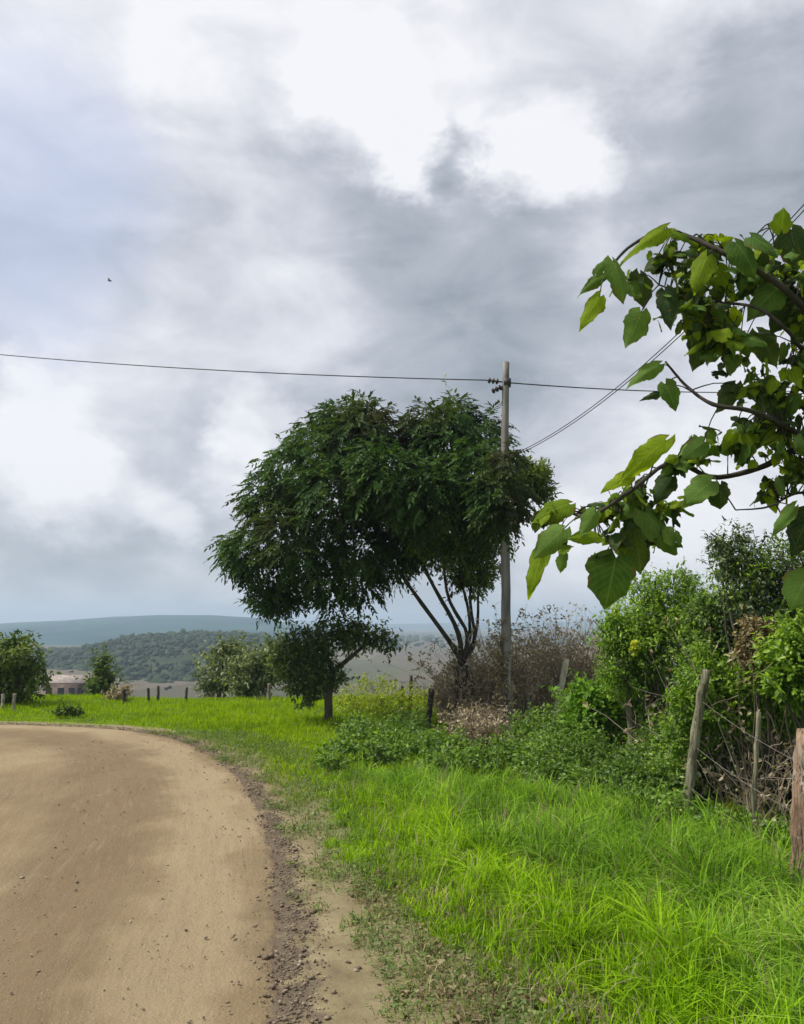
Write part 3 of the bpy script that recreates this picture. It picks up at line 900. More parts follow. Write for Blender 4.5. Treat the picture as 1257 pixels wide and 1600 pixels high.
b_ = Buf(); b_.add(*tube([at(787, 598, PY), at(798, 598, PY)], [.075, .075], 10)); b_.link('clamp', M['iron'], pole)

def catenary(a, b, sag, n=60):
    t_ = np.linspace(0, 1, n)[:, None]
    a = np.array(list(a)); b = np.array(list(b))
    p = a * (1 - t_) + b * t_
    p[:, 2:] -= 4 * sag * t_ * (1 - t_)
    return p
def wire(name, pts, r, label, m='wire', group=None, cat='power line'):
    b = Buf(); b.add(*tube(pts, r, 6))
    return tag(b.link(name, M[m]), label, cat, group)
# the main line: pole top, off the left edge of the view; and on to the right behind the big leaves
left_end = at(-420, 502, 19.0)
wire('power_line', np.concatenate([catenary(left_end, wa, .25, 50)]), .009, 'thin black power line crossing the sky leftward from the pole top', group=None)
wire('power_line', catenary(at(795, 598, PY), at(1500, 580, 24), .35, 50), .010, 'faint power line running right from the pole top toward the big leaves')
# service wires coming down from the upper right
e1, e2 = at(1500, 40, 5.0), at(1500, 52, 5.05)
ws = at(787, 716, PY - .09)
wire('service_wire', catenary(ws, e1, .42, 60), .005, 'upper thin service wire slanting up to the right edge behind the big leaves', cat='wire')
wire('service_wire', catenary(ws - Vector((0, 0, .03)), e2, .42, 60), .005, 'lower thin service wire slanting up to the right edge behind the big leaves', cat='wire')

# --- bird
bp = at(172, 439, 45)
b_ = Buf()
b_.add(*tube([bp + Vector((-.13, 0, .0)), bp + Vector((-.05, 0, .01)), bp + Vector((.04, 0, .01)), bp + Vector((.12, 0, .02))], [.01, .035, .03, .008], 8))
for s_ in (-1, 1):
    wv = [bp + Vector((-.06, 0, .02)), bp + Vector((.03, 0, .02)), bp + Vector((-.0, s_ * .14, .10)), bp + Vector((-.07, s_ * .14, .09)), bp + Vector((-.03, s_ * .30, .05))]
    b_.add(np.array([list(v) for v in wv]), q=np.array([[0, 1, 2, 3]]), t=np.array([[3, 2, 4]]))
tag(b_.link('bird', M['bird']), 'tiny dark bird gliding high in the cloudy sky at left above the wire', 'bird')

# --- small olive tree left of the big one
SY = 15.6
f2 = gfoot(517, SY)
small = thing('small_tree', f2, 'small crooked tree with dark olive crown and short trunk under the big tree', 'tree')
b_ = Buf()
foliage(b_, px_blobs([(485, 1025, 36), (455, 1010, 28), (505, 1000, 26), (495, 1050, 28), (450, 1045, 22), (545, 998, 22), (580, 996, 22), (606, 1008, 14), (530, 985, 20), (560, 985, 16), (435, 1025, 18), (470, 1070, 22), (503, 1072, 20), (528, 1055, 16), (485, 1090, 14)], SY), 9500, .075, .5, .25, .25)
b_.link('foliage', M['olive_leaf'], small)
b_ = Buf(); b_.add(*tube(spline([f2, at(514, 1085, SY), at(520, 1050, SY), at(505, 1015, SY)], 10), np.linspace(.085, .04, 10), 9, .06))
branch_to(b_, at(520, 1050, SY), at(585, 995, SY), .05, .015)
branch_to(b_, at(514, 1070, SY), at(470, 1035, SY), .05, .015)
b_.link('trunk', M['bark'], small)

# --- pale bushes beyond the verge
for i, (lst, Y, lab, mm, nn) in enumerate([
        ([(350, 1045, 34), (330, 1065, 24), (370, 1030, 24), (345, 1020, 14)], 22, 'pale silvery green bush at the left end of the bush row beyond the grass', 'silver_leaf', 4200),
        ([(395, 1035, 30), (405, 1060, 30), (425, 1045, 26), (385, 1070, 24), (430, 1015, 18)], 21, 'pale silvery green bush touching the small olive tree on its left', 'silver_leaf', 4200)]):
    shrub('bush', lab, 'bush', px_blobs(lst, Y), nn, .10, mm, gfoot(lst[0][0], Y), 'bushes beyond the bright verge', stems=8, stem_r=.03)
# left edge tree, conifer and low scrub near the house
f3 = gfoot(30, 19)
shrub('leafy_tree', 'rounded olive green tree at the left edge of the view behind pale posts', 'tree',
      px_blobs([(0, 1045, 34), (30, 1030, 34), (50, 1055, 22), (12, 1018, 16), (36, 1078, 20), (5, 1085, 22), (-30, 1045, 36), (-60, 1060, 35), (26, 1000, 6)], 19), 7500, .11, 'mid_tree', f3, stems=9, stem_r=.05)
f4 = gfoot(162, 30)
shrub('slender_tree', 'slender dark young tree with uneven top to the right of the low house', 'tree',
      px_blobs([(158, 1075, 17), (165, 1060, 12), (155, 1052, 9), (162, 1040, 9), (164, 1028, 6), (148, 1072, 12), (172, 1082, 10), (150, 1030, 4)], 30), 2600, .13, 'mid_tree', f4, stems=5, stem_r=.05)
shrub('low_bush', 'low dull green bush at the road end in front of the house', 'bush', px_blobs([(108, 1112, 9), (94, 1110, 6), (122, 1112, 6)], 16.5, .8), 900, .055, 'mid_tree', gfoot(105, 16.5), stems=5, stem_r=.012)
shrub('low_bush', 'small dark brownish bush under the small trees at the verge, left', 'bush', px_blobs([(192, 1082, 10), (182, 1090, 9), (176, 1094, 7)], 20, .8), 1000, .06, 'dry_scrub', gfoot(185, 20), stems=5, stem_r=.012)

# --- low house
hy = 118.0
a = at(66, 1064, hy); b = at(138, 1064, hy)
house = thing('house', Vector(((a.x + b.x) / 2, hy, float(height((a.x + b.x) / 2, hy)))), 'low dull pinkish brown house with pale roof line in the valley at left', 'house')
hx0, hx1, hz1, hz0 = a.x, b.x, a.z, a.z - 3.6
def box(buf, x0, x1, y0, y1, z0, z1):
    v = np.array([(x0, y0, z0), (x1, y0, z0), (x1, y1, z0), (x0, y1, z0), (x0, y0, z1), (x1, y0, z1), (x1, y1, z1), (x0, y1, z1)])
    buf.add(v, q=np.array([(0, 3, 2, 1), (4, 5, 6, 7), (0, 1, 5, 4), (1, 2, 6, 5), (2, 3, 7, 6), (3, 0, 4, 7)]))
b_ = Buf(); box(b_, hx0, hx1, hy, hy + 5, hz0, hz1 - .35); b_.link('wall', M['plaster'], house)
b_ = Buf()
e = .35
rv = np.array([(hx0 - e, hy - .5, hz1 - .34), (hx1 + e, hy - .5, hz1 - .34), (hx1 + e, hy + 2.5, hz1 + .5), (hx0 - e, hy + 2.5, hz1 + .5), (hx1 + e, hy + 5.5, hz1 - .34), (hx0 - e, hy + 5.5, hz1 - .34),
               (hx0 - e, hy - .5, hz1 - .20), (hx1 + e, hy - .5, hz1 - .20), (hx1 + e, hy + 2.5, hz1 + .66), (hx0 - e, hy + 2.5, hz1 + .66), (hx1 + e, hy + 5.5, hz1 - .20), (hx0 - e, hy + 5.5, hz1 - .20)])
b_.add(rv, q=np.array([(0, 1, 2, 3), (3, 2, 4, 5), (6, 9, 8, 7), (9, 11, 10, 8), (0, 6, 7, 1), (4, 10, 11, 5), (0, 3, 9, 6), (3, 5, 11, 9), (1, 7, 8, 2), (2, 8, 10, 4)]))
b_.link('roof', M['roof_tile'], house)
for fx, wz, nm in ((.16, .9, 'window'), (.42, 1.9, 'door'), (.66, .9, 'window'), (.85, .9, 'window')):
    xc = hx0 + (hx1 - hx0) * fx
    zt = hz1 - .9
    b_ = Buf(); box(b_, xc - .42, xc + .42, hy - .06, hy + .02, zt - wz, zt); o_ = b_.link(nm, M['dark_open'], house)

# --- leaning pale pole beside the left tree
b_ = Buf(); b_.add(*tube([gfoot(96, 21), at(62, 1014, 20), at(40, 993, 19.6)], [.03, .028, .02], 7, .04))
tag(b_.link('leaning_pole', M['old_wood']), 'thin pale pole leaning left into the tree at the left edge', 'pole')

# ------------------------------------------------------------------ FENCE POSTS
def post(basepx, basepy, toppx, toppy, r, label, m='old_wood', bend=0.0, name='fence_post', Y=None, sink=.12, k=10):
    g_ = gp(basepx, basepy) if Y is None else gfoot(basepx, Y)
    y_ = g_.y
    top = at(toppx, toppy, y_ + .02)
    g_ = Vector((g_.x, g_.y, g_.z - sink))
    n_ = 14
    mid = g_.lerp(top, .5) + Vector((bend, 0, 0))
    pts = spline([g_, mid, top], n_)
    pts = pts + RNG.normal(0, r * .10, pts.shape) * [1, 1, 0]
    rad_ = np.linspace(r * 1.12, r * .88, n_) * (1 + RNG.normal(0, .05, n_))
    b = Buf(); V, q_, t_ = tube(pts, rad_, k, .075)
    b.add(V, q_, t_)
    o_ = b.link(name, M[m], smooth=False)
    tag(o_, label, 'fence post', 'rough wooden fence posts along the verge')
    return top, g_

P_ = []
# big weathered post cut by the right edge
o_top, o_b = post(1258, 1402, 1262, 1142, .082, 'thick reddish brown weathered fence post cut by the right edge of the view', 'stump_wood', .0, k=16)
P_.append((o_b, o_top))
P_.append(post(1180, 1335, 1186, 1112, .020, 'thin grey crooked stick post between the thick right post and the leaning pale post', 'mossy_wood', -.02)[::-1])
P_.append(post(1068, 1282, 1103, 1046, .042, 'pale mossy fence post leaning right in front of the dark hollow', 'mossy_wood', -.015)[::-1])
P_.append(post(990, 1205, 974, 1032, .045, 'grey weathered fence post half covered by vines below the green bush', 'mossy_wood', .03)[::-1])
P_.append(post(862, 1136, 886, 1030, .055, 'slim pale yellowish fence post leaning right in the brown scrub', 'pale_wood', 0)[::-1])
P_.append(post(823, 1136, 826, 1082, .06, 'short grey fence post between the power pole and the slim leaning post', 'mossy_wood', 0)[::-1])
P_.append(post(797, 1140, 799, 1062, .05, 'grey fence post standing close against the right side of the power pole', 'mossy_wood', 0)[::-1])
P_.append(post(668, 1134, 675, 1076, .05, 'dark upright fence post in bright weeds left of the dry brown scrub', 'dark_wood', 0)[::-1])
P_.append(post(641, 1112, 643, 1055, .035, 'taller of two thin dark posts in the yellow green weeds', 'dark_wood', 0)[::-1])
P_.append(post(628, 1114, 629, 1072, .03, 'shorter of two thin dark posts in the yellow green weeds', 'dark_wood', 0)[::-1])
P_.append(post(484, 1110, 482, 1072, .032, 'dark fence post just left of the small olive tree trunk', 'dark_wood', 0)[::-1])
P_.append(post(291, 1094, 292, 1074, .032, 'dark short fence post on the verge edge nearest the pale bushes', 'dark_wood', 0)[::-1])
P_.append(post(247, 1096, 248, 1072, .032, 'dark fence post, right one of a close pair on the verge edge', 'dark_wood', 0)[::-1])
P_.append(post(233, 1096, 232, 1075, .032, 'dark fence post, left one of a close pair on the verge edge', 'dark_wood', 0)[::-1])
P_.append(post(195, 1098, 194, 1077, .045, 'dark thick fence post on the verge edge beside the small brownish bush', 'dark_wood', 0)[::-1])
P_.append(post(22, 1108, 23, 1084, .035, 'right pale post under the rounded tree at the left edge', 'old_wood', 0)[::-1])
P_.append(post(5, 1108, 5, 1084, .035, 'left pale post under the rounded tree at the left edge', 'old_wood', 0)[::-1])
P_.append(post(420, 1094, 421, 1068, .04, 'pale thin fence post in front of the second silvery bush', 'old_wood', 0)[::-1])
# wires strung between the near posts
near = [P_[0], P_[2], P_[3], P_[4]]
for frac, lab in ((.80, 'top thin rusty fence wire strung between the posts at right'), (.52, 'middle thin rusty fence wire strung between the posts at right'), (.28, 'bottom thin rusty fence wire strung between the posts at right')):
    pts = []
    ends = [(Vector((2.55, 1.0, 0)), Vector((2.55, 1.0, 1.15)))] + near
    for (b0, t0), (b1_, t1) in zip(ends[:-1], ends[1:]):
        A = b0.lerp(t0, frac); B = b1_.lerp(t1, frac)
        c = catenary(A, B, .03, 12)
        pts += list(c[:-1])
    pts.append(np.array(list(B)))
    wire('fence_wire', np.array(pts) + [0.0, -.05, 0], .0022, lab, 'fence_wire', 'fence wires at right', 'fence wire')

# ------------------------------------------------------------------ dry brown scrub behind the fence
def dry_shrub(px, Y, wpx, toppy, n, label, name='dry_shrub', leafn=1500):
    f = gfoot(px, Y)
    root = thing(name, f, label, 'dry shrub', 'dry brown shrubs around the pole')
    top = at(px, toppy, Y).z - f.z
    wr = wpx / F * Y
    s = np.array(list(f)) + np.stack([RNG.normal(0, wr * .35, n), RNG.normal(0, .3, n), np.zeros(n)], 1)
    d = unit(np.stack([RNG.normal(0, .38, n), RNG.normal(0, .38, n), np.ones(n)], 1))
    ln = top * RNG.uniform(.45, 1.1, n)
    m_ = 6
    u = np.linspace(0, 1, m_)
    bend = RNG.normal(0, .25, (n, 1, 3)) * [1, 1, .3]
    P = s[:, None] + d[:, None] * (ln[:, None] * u)[..., None] + bend * (u ** 2)[None, :, None] * ln[:, None, None] + RNG.normal(0, .012, (n, m_, 3))
    rd = np.linspace(1, .35, m_)[None] * RNG.uniform(.003, .008, (n, 1))
    V, q_ = tubes(P, rd, 3)
    # side twigs
    n2 = n * 3
    i = RNG.integers(0, n, n2); j = RNG.integers(2, m_, n2)
    st = P[i, j]
    d2 = unit(RNG.normal(0, .7, (n2, 3)) + [0, 0, .5])
    l2 = RNG.uniform(.08, .3, n2)
    u2 = np.linspace(0, 1, 4)
    P2 = st[:, None] + d2[:, None] * (l2[:, None] * u2)[..., None] + RNG.normal(0, .012, (n2, 4, 3)) * u2[None, :, None]
    V2, q2 = tubes(P2, np.full((n2, 4), .0028), 3)
    b = Buf(); b.add(V, q_); b.add(V2, q2)
    b.link('twig', M['twig'], root)
    k = RNG.integers(0, n2, leafn)
    b = Buf()
    Pl = P2[k, RNG.integers(1, 4, leafn)]
    v, ql, r = leaves(Pl, RNG.normal(0, 1, (leafn, 3)) + [0, 0, -.4], RNG.normal(0, 1, (leafn, 3)), RNG.uniform(.03, .075, leafn), RNG.uniform(.02, .045, leafn), .5)
    b.add(v, ql, r=r)
    b.link('foliage', M['dry_scrub'], root)
dry_shrub(738, 15.3, 34, 1020, 380, 'dense dry brown shrub around the foot of the dark tree', leafn=5500)
dry_shrub(790, 15.4, 36, 985, 260, 'dry twiggy shrub standing close behind the power pole', leafn=3200)
dry_shrub(845, 16.4, 40, 975, 300, 'tall grey brown dry shrub right of the power pole', leafn=3600)
dry_shrub(905, 16.7, 40, 965, 300, 'tall grey brown dry shrub touching the green bush on the right', leafn=3600)
dry_shrub(700, 16.4, 20, 1060, 200, 'low dry shrub at the left foot of the dark tree', leafn=2200)
shrub('climbing_vine', 'pinkish dead creeper clinging round the lower half of the power pole', 'vine',
      px_blobs([(782, 1000, 9), (786, 1025, 11), (781, 1050, 12), (786, 1080, 14), (780, 975, 6), (784, 1115, 18)], 13.0, .8), 1500, .042, 'dead_leaf', gfoot(786, 12.95), stems=8, stem_r=.012)
# pinkish dead tangle in front of the pole foot and under the right hand hedge
dry_shrub(745, 12.6, 42, 1115, 300, 'low tangle of dead pinkish twigs in the weeds before the pole', leafn=2600)

# yellow-green weeds behind the posts
shrub('weed_clump', 'bright yellow green weeds between the small tree and the dark tree', 'plant', px_blobs([(560, 1090, 26), (600, 1092, 28), (640, 1095, 26), (675, 1098, 22), (545, 1105, 20)], 17, 1.6), 5200, .06, 'yellow_weed', gfoot(600, 17), stems=10, stem_r=.008, W=.35)
# weeds and creepers between grass and fence
def cover(name, lst, n, L, m):
    b = Buf()
    for (px, py, rp_, Y, k) in lst:
        foliage(b, [(at(px, py, Y), (rp_ / F * Y, rp_ / F * Y * 1.2, rp_ / F * Y * k))], int(n * rp_ / 40), L, .6, .35, .1)
    return tag(b.link(name, M[m]), kind='stuff')
cover('weeds', [(560, 1140, 34, 13.3, .5), (610, 1150, 36, 12.6, .5), (655, 1160, 34, 11.6, .5), (600, 1175, 34, 10.9, .45), (700, 1165, 36, 11.6, .5), (540, 1165, 24, 11.6, .4),
                (750, 1185, 36, 10.6, .5), (690, 1190, 34, 10.2, .45), (520, 1190, 24, 10.4, .4), (640, 1130, 30, 13.5, .5)], 1500, .05, 'vine_leaf')
cover('creepers', [(830, 1150, 40, 12.0, .9), (880, 1160, 45, 11.4, .9), (800, 1180, 36, 11.0, .6), (850, 1195, 45, 10.2, .8), (910, 1190, 50, 10.0, 1.0), (940, 1150, 50, 11.6, 1.0), (950, 1215, 44, 9.6, .7),
                   (1030, 1190, 44, 9.8, 1.1), (1035, 1240, 34, 8.6, .9), (900, 1110, 36, 12.0, .9), (1000, 1130, 50, 11.0, 1.0), (1040, 1160, 40, 10, 1.2), (960, 1095, 40, 11.5, 1.0), (995, 1225, 26, 9.4, .6), (900, 1190, 40, 10.4, .8), (940, 1195, 40, 10.2, .8), (930, 1225, 34, 9.4, .6), (880, 1215, 34, 9.8, .5), (1000, 1180, 36, 10.8, 1.0),
                (860, 1215, 34, 9.6, .45), (920, 1240, 32, 8.7, .5), (970, 1250, 34, 8.3, .6), (1020, 1262, 34, 7.8, .6), (985, 1215, 40, 8.9, .8), (1050, 1270, 24, 7.9, .5), (1105, 1285, 22, 7.2, .35), (1150, 1300, 22, 6.9, .3), (1210, 1310, 26, 6.7, .3), (1045, 1215, 34, 8.6, .9)], 2600, .044, 'vine_leaf')

# ------------------------------------------------------------------ right hand bushes
lb = shrub('large_bush', 'large bright green bush rising behind the grey vine covered post', 'bush',
      px_blobs([(1010, 960, 55), (1060, 940, 45), (980, 1000, 50), (1090, 985, 50), (1040, 1010, 60), (1110, 1030, 45), (975, 1040, 42), (1020, 925, 26), (1075, 915, 20), (960, 985, 25)], 10.4), 27000, .046, 'bush_leaf', gfoot(1040, 10.4), stems=14, stem_r=.03, W=.45)
b_ = Buf(); foliage(b_, px_blobs([(993, 1010, 6)], 9.75), 70, .045, .8, .3, 0, sprig=0); b_.link('flower', M['yellow_weed'], lb)
shrub('lush_bush', 'glowing yellow green leafy bush left of the grey vine covered post', 'bush',
      px_blobs([(925, 1090, 32), (910, 1125, 30), (945, 1115, 30), (1020, 1080, 40), (1050, 1110, 36)], 10.9), 5200, .075, 'bush_leaf_bright', gfoot(940, 10.9), stems=8, stem_r=.015)
shrub('tall_bush', 'tall dark grey green bush with airy top under the big leaved tree', 'bush',
      px_blobs([(1150, 870, 34), (1125, 860, 22), (1185, 890, 42), (1225, 880, 45), (1165, 920, 40), (1210, 940, 50), (1255, 930, 50), (1160, 835, 14), (1290, 900, 60), (1300, 980, 60)], 8.6), 13500, .048, 'dark_leaf', gfoot(1215, 8.6), stems=16, stem_r=.028, W=.4, second=('bush_leaf', 5000, False))
shrub('leafy_shrub', 'green leafy shrub at the right edge above the thick post', 'bush',
      px_blobs([(1240, 1010, 40), (1260, 1060, 40), (1225, 1060, 30), (1290, 1030, 50)], 7.4), 6500, .055, 'bush_leaf', gfoot(1262, 7.4), stems=10, stem_r=.02)
shrub('hanging_vine', 'green vine heaped over the fence above the dark hollow', 'vine',
      px_blobs([(1140, 1085, 40), (1180, 1100, 38), (1120, 1115, 34), (1220, 1105, 38), (1255, 1110, 34), (1160, 1060, 32), (1100, 1060, 34), (1085, 1110, 34), (1215, 1060, 30), (1070, 1150, 30), (1250, 1060, 30)], 8.2), 19000, .040, 'bush_leaf', gfoot(1170, 8.4), stems=14, stem_r=.012, second=('vine_leaf', 3500, False))
shrub('dead_bush', 'round tan patch of dead leaves hanging among the green bushes', 'dead bush', px_blobs([(1180, 1010, 28), (1190, 1035, 26), (1175, 985, 18), (1200, 1000, 20)], 7.95), 3600, .05, 'dead_leaf', gfoot(1190, 8.0), stems=8, stem_r=.012)
shrub('tangled_bush', 'dull green tangled bush filling the gap between the large bush and the tall airy bush', 'bush',
      px_blobs([(1125, 985, 34), (1100, 955, 24), (1150, 955, 30), (1140, 1020, 34), (1105, 1010, 30), (1225, 975, 30), (1250, 960, 30), (1090, 1045, 26)], 9.3), 13000, .042, 'vine_leaf', gfoot(1135, 9.3), stems=16, stem_r=.018, second=('dark_leaf', 3500, False))
dry_shrub(1035, 9.9, 30, 1010, 22, 'bare pale twigs sticking out of the green bush behind the leaning pale post', leafn=150)
dry_shrub(1145, 8.2, 24, 985, 20, 'bare pale twigs standing among the vines right of the leaning pale post', leafn=120)
# dark hollow under the vines: its shade is put into the dark leaf colour
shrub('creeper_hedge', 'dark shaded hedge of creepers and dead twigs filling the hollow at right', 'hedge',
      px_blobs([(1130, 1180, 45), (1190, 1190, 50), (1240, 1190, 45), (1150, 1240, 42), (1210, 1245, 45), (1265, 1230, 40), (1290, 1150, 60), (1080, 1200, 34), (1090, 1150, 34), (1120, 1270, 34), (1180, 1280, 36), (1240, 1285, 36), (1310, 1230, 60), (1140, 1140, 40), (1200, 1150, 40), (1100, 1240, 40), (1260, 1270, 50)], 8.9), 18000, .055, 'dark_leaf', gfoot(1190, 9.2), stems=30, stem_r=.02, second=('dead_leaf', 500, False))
dry_shrub(1150, 8.0, 44, 1165, 42, 'thin bare tangled twigs in front of the dark hollow', leafn=110)

# ------------------------------------------------------------------ BIG-LEAVED TREE at right
BY = 4.3
bfoot = Vector((3.05, 4.7, -.05))
big = thing('big_leaved_tree', bfoot, 'tree with very broad drooping lime and dark leaves reaching in from the right', 'tree')
ROWS = np.linspace(0, 1, 19)
WID = np.interp(ROWS, [0, .05, .12, .22, .34, .46, .60, .74, .87, .95, 1.0], [.10, .34, .46, .525, .53, .48, .40, .27, .13, .05, .004])
CV = np.linspace(-1, 1, 9)
UVS = {}
def big_leaf(buf, base, axis, nrm_, L, Wd, curl, cup, r):
    axis = np.array(axis, dtype=float); axis /= np.linalg.norm(axis)
    nrm_ = np.array(nrm_, dtype=float)
    side_ = np.cross(nrm_, axis); side_ /= np.linalg.norm(side_)
    up = np.cross(axis, side_)
    th = curl * ROWS ** 1.3
    h = 1 / 18
    a_ = np.concatenate([[0], np.cumsum(np.cos(th[:-1]) * h)]); z_ = np.concatenate([[0], np.cumsum(np.sin(th[:-1]) * h)])
    ph = random.random() * 6
    U, C = np.meshgrid(ROWS, CV, indexing='ij')
    A = np.abs(C)
    wid = WID[:, None] * (1 + (.09 * np.sin(U * 17 + ph) + .05 * np.sin(U * 41 + ph * 2)) * A ** 3)
    asym = 1 + .12 * math.sin(ph * 3) * C
    back = -.17 * A ** 1.5 * (1 - U) ** 3
    vein = .012 * np.sin((U - .35 * A) * 52) * A * L      # quilted between the side veins
    wave = .06 * L * np.sin(U * 6 + ph + C * 1.5) * A ** 2
    lift = -cup * A ** 1.6 * WID[:, None] * Wd + wave + vein
    V = (np.array(base) + axis * ((a_[:, None] + back) * L)[..., None] + side_ * (wid * asym * Wd * C)[..., None]
         + up * (lift - z_[:, None] * L)[..., None])
    idx = np.arange(19 * 9).reshape(19, 9)
    q_ = np.stack([idx[:-1, :-1], idx[1:, :-1], idx[1:, 1:], idx[:-1, 1:]], -1).reshape(-1, 4)
    buf.add(V.reshape(-1, 3), q=q_, r=np.full(19 * 9, r))
    UVS.setdefault(id(buf), []).append(np.stack([U.ravel(), C.ravel()], 1))

def big_leaf_mat(name, c0, c1, tr_):
    m, t, o = mat(name)
    g = t.new('ShaderNodeNewGeometry')
    rn = attr(t, 'rnd')
    n = t.noise(g.outputs['Position'], 22, 3)
    c = t.mix(t.math('ADD', t.math('MULTIPLY', rn, .7), t.mapr(n, .3, .7, -.1, .4)), c0, c1)
    lu, lv = attr(t, 'leaf_u'), t.math('ABSOLUTE', attr(t, 'leaf_v'))
    mid = t.mapr(lv, .02, .06, 1, 0)
    sv = t.math('SINE', t.math('MULTIPLY', t.math('SUBTRACT', lu, t.math('MULTIPLY', lv, .35)), 52))
    vein = t.math('MAXIMUM', mid, t.mapr(sv, .90, .995, 0, .8))
    pale = tuple(min(1, x_ * 1.7 + .03) for x_ in c1)
    c = t.mix(t.math('MULTIPLY', vein, .32), c, pale)
    n9 = t.noise(g.outputs['Position'], 60, 2)
    c = t.mix(t.mapr(n9, .64, .72, 0, .8), c, (.16, .11, .03))
    rim = t.math('MULTIPLY', t.mapr(lv, .72, .98), t.mapr(t.noise(g.outputs['Position'], 14, 3), .50, .60))
    c = t.mix(t.math('MULTIPLY', rim, .85), c, (.14, .085, .025))
    p = t.new('ShaderNodeBsdfPrincipled')
    t.l.new(c, p.inputs['Base Color']); p.inputs['Roughness'].default_value = .7
    p.inputs['Specular IOR Level'].default_value = .12
    bb = t.new('ShaderNodeBump'); bb.inputs['Strength'].default_value = .4; bb.inputs['Distance'].default_value = .01
    t.l.new(t.noise(g.outputs['Position'], 45, 4), bb.inputs['Height']); t.l.new(bb.outputs[0], p.inputs['Normal'])
    trn = t.new('ShaderNodeBsdfTranslucent')
    c2 = t.new('ShaderNodeMixRGB', blend_type='MULTIPLY'); c2.inputs[0].default_value = 1
    t.l.new(c, c2.inputs[1]); c2.inputs[2].default_value = (1.7, 1.6, .5, 1)
    t.l.new(c2.outputs[0], trn.inputs[0])
    mx = t.new('ShaderNodeMixShader'); mx.inputs[0].default_value = tr_
    t.l.new(p.outputs[0], mx.inputs[1]); t.l.new(trn.outputs[0], mx.inputs[2])
    t.l.new(mx.outputs[0], o.inputs[0])
    return m
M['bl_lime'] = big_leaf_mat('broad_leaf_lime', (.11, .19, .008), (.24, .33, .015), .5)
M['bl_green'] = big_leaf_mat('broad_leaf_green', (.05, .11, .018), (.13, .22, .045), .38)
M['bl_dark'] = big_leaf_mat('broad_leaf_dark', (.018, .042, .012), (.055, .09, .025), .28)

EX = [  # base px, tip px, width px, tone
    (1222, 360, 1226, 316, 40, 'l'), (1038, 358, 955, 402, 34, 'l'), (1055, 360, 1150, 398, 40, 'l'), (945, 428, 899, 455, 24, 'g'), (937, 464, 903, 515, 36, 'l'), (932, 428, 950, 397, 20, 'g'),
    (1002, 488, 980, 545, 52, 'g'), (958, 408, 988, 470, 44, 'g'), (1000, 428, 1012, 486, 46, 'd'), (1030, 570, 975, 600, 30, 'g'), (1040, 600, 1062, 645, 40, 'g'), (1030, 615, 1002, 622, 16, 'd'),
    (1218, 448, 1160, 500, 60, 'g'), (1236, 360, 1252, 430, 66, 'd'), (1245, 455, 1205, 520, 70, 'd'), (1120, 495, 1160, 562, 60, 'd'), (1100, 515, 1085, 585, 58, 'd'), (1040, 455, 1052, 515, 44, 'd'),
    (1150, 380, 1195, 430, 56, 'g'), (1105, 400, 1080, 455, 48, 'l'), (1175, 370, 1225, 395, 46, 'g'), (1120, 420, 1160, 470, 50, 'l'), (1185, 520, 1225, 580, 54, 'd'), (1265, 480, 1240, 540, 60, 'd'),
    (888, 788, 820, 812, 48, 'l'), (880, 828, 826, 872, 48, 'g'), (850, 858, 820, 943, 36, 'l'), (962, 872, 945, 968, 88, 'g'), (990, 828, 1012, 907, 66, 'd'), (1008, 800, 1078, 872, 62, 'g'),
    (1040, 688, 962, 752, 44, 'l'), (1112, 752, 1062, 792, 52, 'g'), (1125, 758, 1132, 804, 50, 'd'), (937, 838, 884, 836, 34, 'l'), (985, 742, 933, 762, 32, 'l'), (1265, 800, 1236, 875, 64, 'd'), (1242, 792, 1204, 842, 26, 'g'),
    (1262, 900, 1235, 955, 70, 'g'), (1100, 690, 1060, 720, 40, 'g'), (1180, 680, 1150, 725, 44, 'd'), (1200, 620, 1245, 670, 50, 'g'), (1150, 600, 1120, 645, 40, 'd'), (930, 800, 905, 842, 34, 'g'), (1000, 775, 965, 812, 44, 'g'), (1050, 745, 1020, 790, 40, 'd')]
bufs = {'l': Buf(), 'g': Buf(), 'd': Buf()}
limbs = {
    'upper': [(1450, 640), (1330, 560), (1230, 455), (1130, 395), (1045, 362), (985, 385), (945, 430)],
    'middle': [(1450, 760), (1340, 720), (1257, 682), (1180, 644), (1115, 632), (1072, 602), (1040, 565)],
    'lower': [(1450, 800), (1330, 740), (1257, 700), (1190, 730), (1115, 746), (1050, 722), (985, 768), (925, 805), (885, 800)],
    'low': [(1450, 830), (1340, 800), (1257, 770), (1200, 792), (1150, 797)],
    'twig': [(1130, 395), (1175, 372), (1200, 350), (1222, 352)],
    'inner': [(1330, 560), (1257, 545), (1232, 518), (1180, 480), (1100, 470), (1030, 445)],
}
lr = {'upper': .021, 'middle': .019, 'lower': .021, 'low': .011, 'twig': .006, 'inner': .014}
LP = {}
for k, l in limbs.items():
    ph = random.random() * 6
    LP[k] = spline([at(px, py, BY + .18 * math.sin(i * 1.1 + ph) * (1 if i < len(l) - 1 else .5)) for i, (px, py) in enumerate(l)], 40)
LP['twig'][0] = LP['upper'][np.argmin(np.linalg.norm(LP['upper'] - LP['twig'][0], axis=1))]
allp = np.concatenate(list(LP.values())); names_ = list(LP); PET = {k: Buf() for k in LP}
def petiole(base, lim=.6):
    b = np.array(list(base))
    d_ = np.linalg.norm(allp - b, axis=1)
    e = allp[d_.argmin()]
    if .02 < d_.min() < lim:
        PET[names_[d_.argmin() // 40]].add(*tube(spline([e, (e + b) / 2 + [0, 0, .02], b], 5), [.004, .0035, .003, .003, .003], 5))
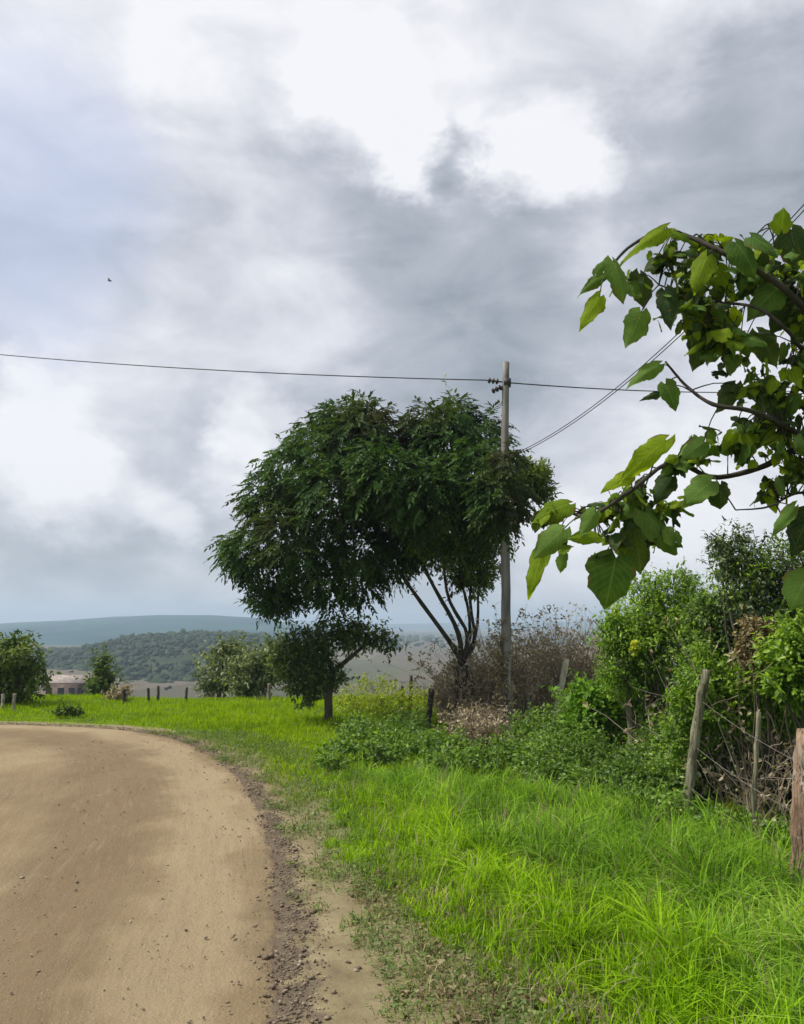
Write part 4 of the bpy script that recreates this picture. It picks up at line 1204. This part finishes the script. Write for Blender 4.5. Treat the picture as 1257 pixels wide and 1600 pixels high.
for bx, by, tx_, ty_, wpx, tone in EX:
    Y0 = BY + random.uniform(-.15, .15) - (.15 if tone != 'd' else -.05)
    p0 = at(bx, by, Y0); p1 = at(tx_, ty_, Y0 + random.uniform(-.10, .02))
    L = (p1 - p0).length
    Wd = wpx / F * Y0
    nv = Vector((random.uniform(-.3, .3), -1.0, .55 if tone != 'd' else .1))
    big_leaf(bufs[tone], p0, p1 - p0, nv, L * .90, Wd * .80, random.uniform(.3, 1.0), random.uniform(.15, .4), random.random())
    petiole(p0)
fill = [(1040, 400, 38), (1100, 415, 60), (1080, 480, 52), (1180, 430, 62), (1235, 430, 50), (1130, 540, 50), (1110, 510, 40), (1185, 600, 46), (1230, 620, 50), (1222, 690, 50), (1150, 690, 42), (1092, 705, 32),
        (1060, 725, 24), (1000, 762, 28), (960, 792, 34), (930, 806, 24), (1010, 795, 28), (960, 842, 22), (1205, 765, 26), (1100, 380, 34), (1250, 560, 30), (1290, 480, 70), (1300, 620, 70), (1320, 740, 60), (985, 440, 26), (1245, 740, 34), (1180, 660, 30), (1320, 850, 60), (860, 806, 22), (880, 848, 18), (940, 868, 18), (1030, 830, 26), (1050, 790, 24)]
FB = px_blobs(fill, BY, 1.0)
FP, fd, fk = blob_points(FB, 1650, .1)
for i in range(len(FP)):
    tone = random.choice('dddggll') if FP[i][1] > BY - .05 else random.choice('dgggll')  # leaves further in are dark more often: interior shade put into colour
    L = random.choice((random.uniform(.03, .065), random.uniform(.03, .065), random.uniform(.065, .12)))
    axv = np.array([fd[i][0] * .5 + random.gauss(0, .4), random.gauss(0, .5), -.5 + random.gauss(0, .5)])
    nv = np.array([random.gauss(0, .5), -.5 + random.gauss(0, .4), .8])
    big_leaf(bufs[tone], FP[i], axv, nv, L, L * random.uniform(.6, .85), random.uniform(.2, .9), random.uniform(.1, .4), random.random())
    if i % 2 == 0: petiole(FP[i], .16)
for k_, nm_, m_ in (('l', 'paler_foliage', 'bl_lime'), ('g', 'foliage', 'bl_green'), ('d', 'dark_foliage', 'bl_dark')):
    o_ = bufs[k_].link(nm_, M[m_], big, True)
    uv = np.concatenate(UVS[id(bufs[k_])]).astype(np.float32)
    for j_, an in enumerate(('leaf_u', 'leaf_v')):
        a_ = o_.data.attributes.new(an, 'FLOAT', 'POINT'); a_.data.foreach_set('value', np.ascontiguousarray(uv[:, j_]))
for k in LP:
    b_ = PET[k]; b_.add(*tube(LP[k], np.linspace(lr[k], lr[k] * .3, 40), 7, .06))
    b_.link('limb', M['bark_dark'], big)
b_ = Buf()
b_.add(*tube(spline([bfoot, (3.0, 4.6, 1.0), (2.85, 4.4, 1.9), LP['lower'][0], LP['upper'][0], (2.9, 4.4, 3.9)], 22), np.linspace(.10, .035, 22), 10, .05))
b_.link('trunk', M['bark'], big)

# ------------------------------------------------------------------ HAZE: pale even air round everything
bpy_mesh = Buf()
box(bpy_mesh, -6800, 6800, -6800, 6800, -20.5, 60)
m, t, o = mat('haze')
pv = t.new('ShaderNodeVolumePrincipled')
pv.inputs['Color'].default_value = (.66, .83, 1.0, 1)
pv.inputs['Density'].default_value = .00052
pv.inputs['Anisotropy'].default_value = .2
t.l.new(pv.outputs[0], o.inputs['Volume'])
tag(bpy_mesh.link('haze', m), kind='stuff')
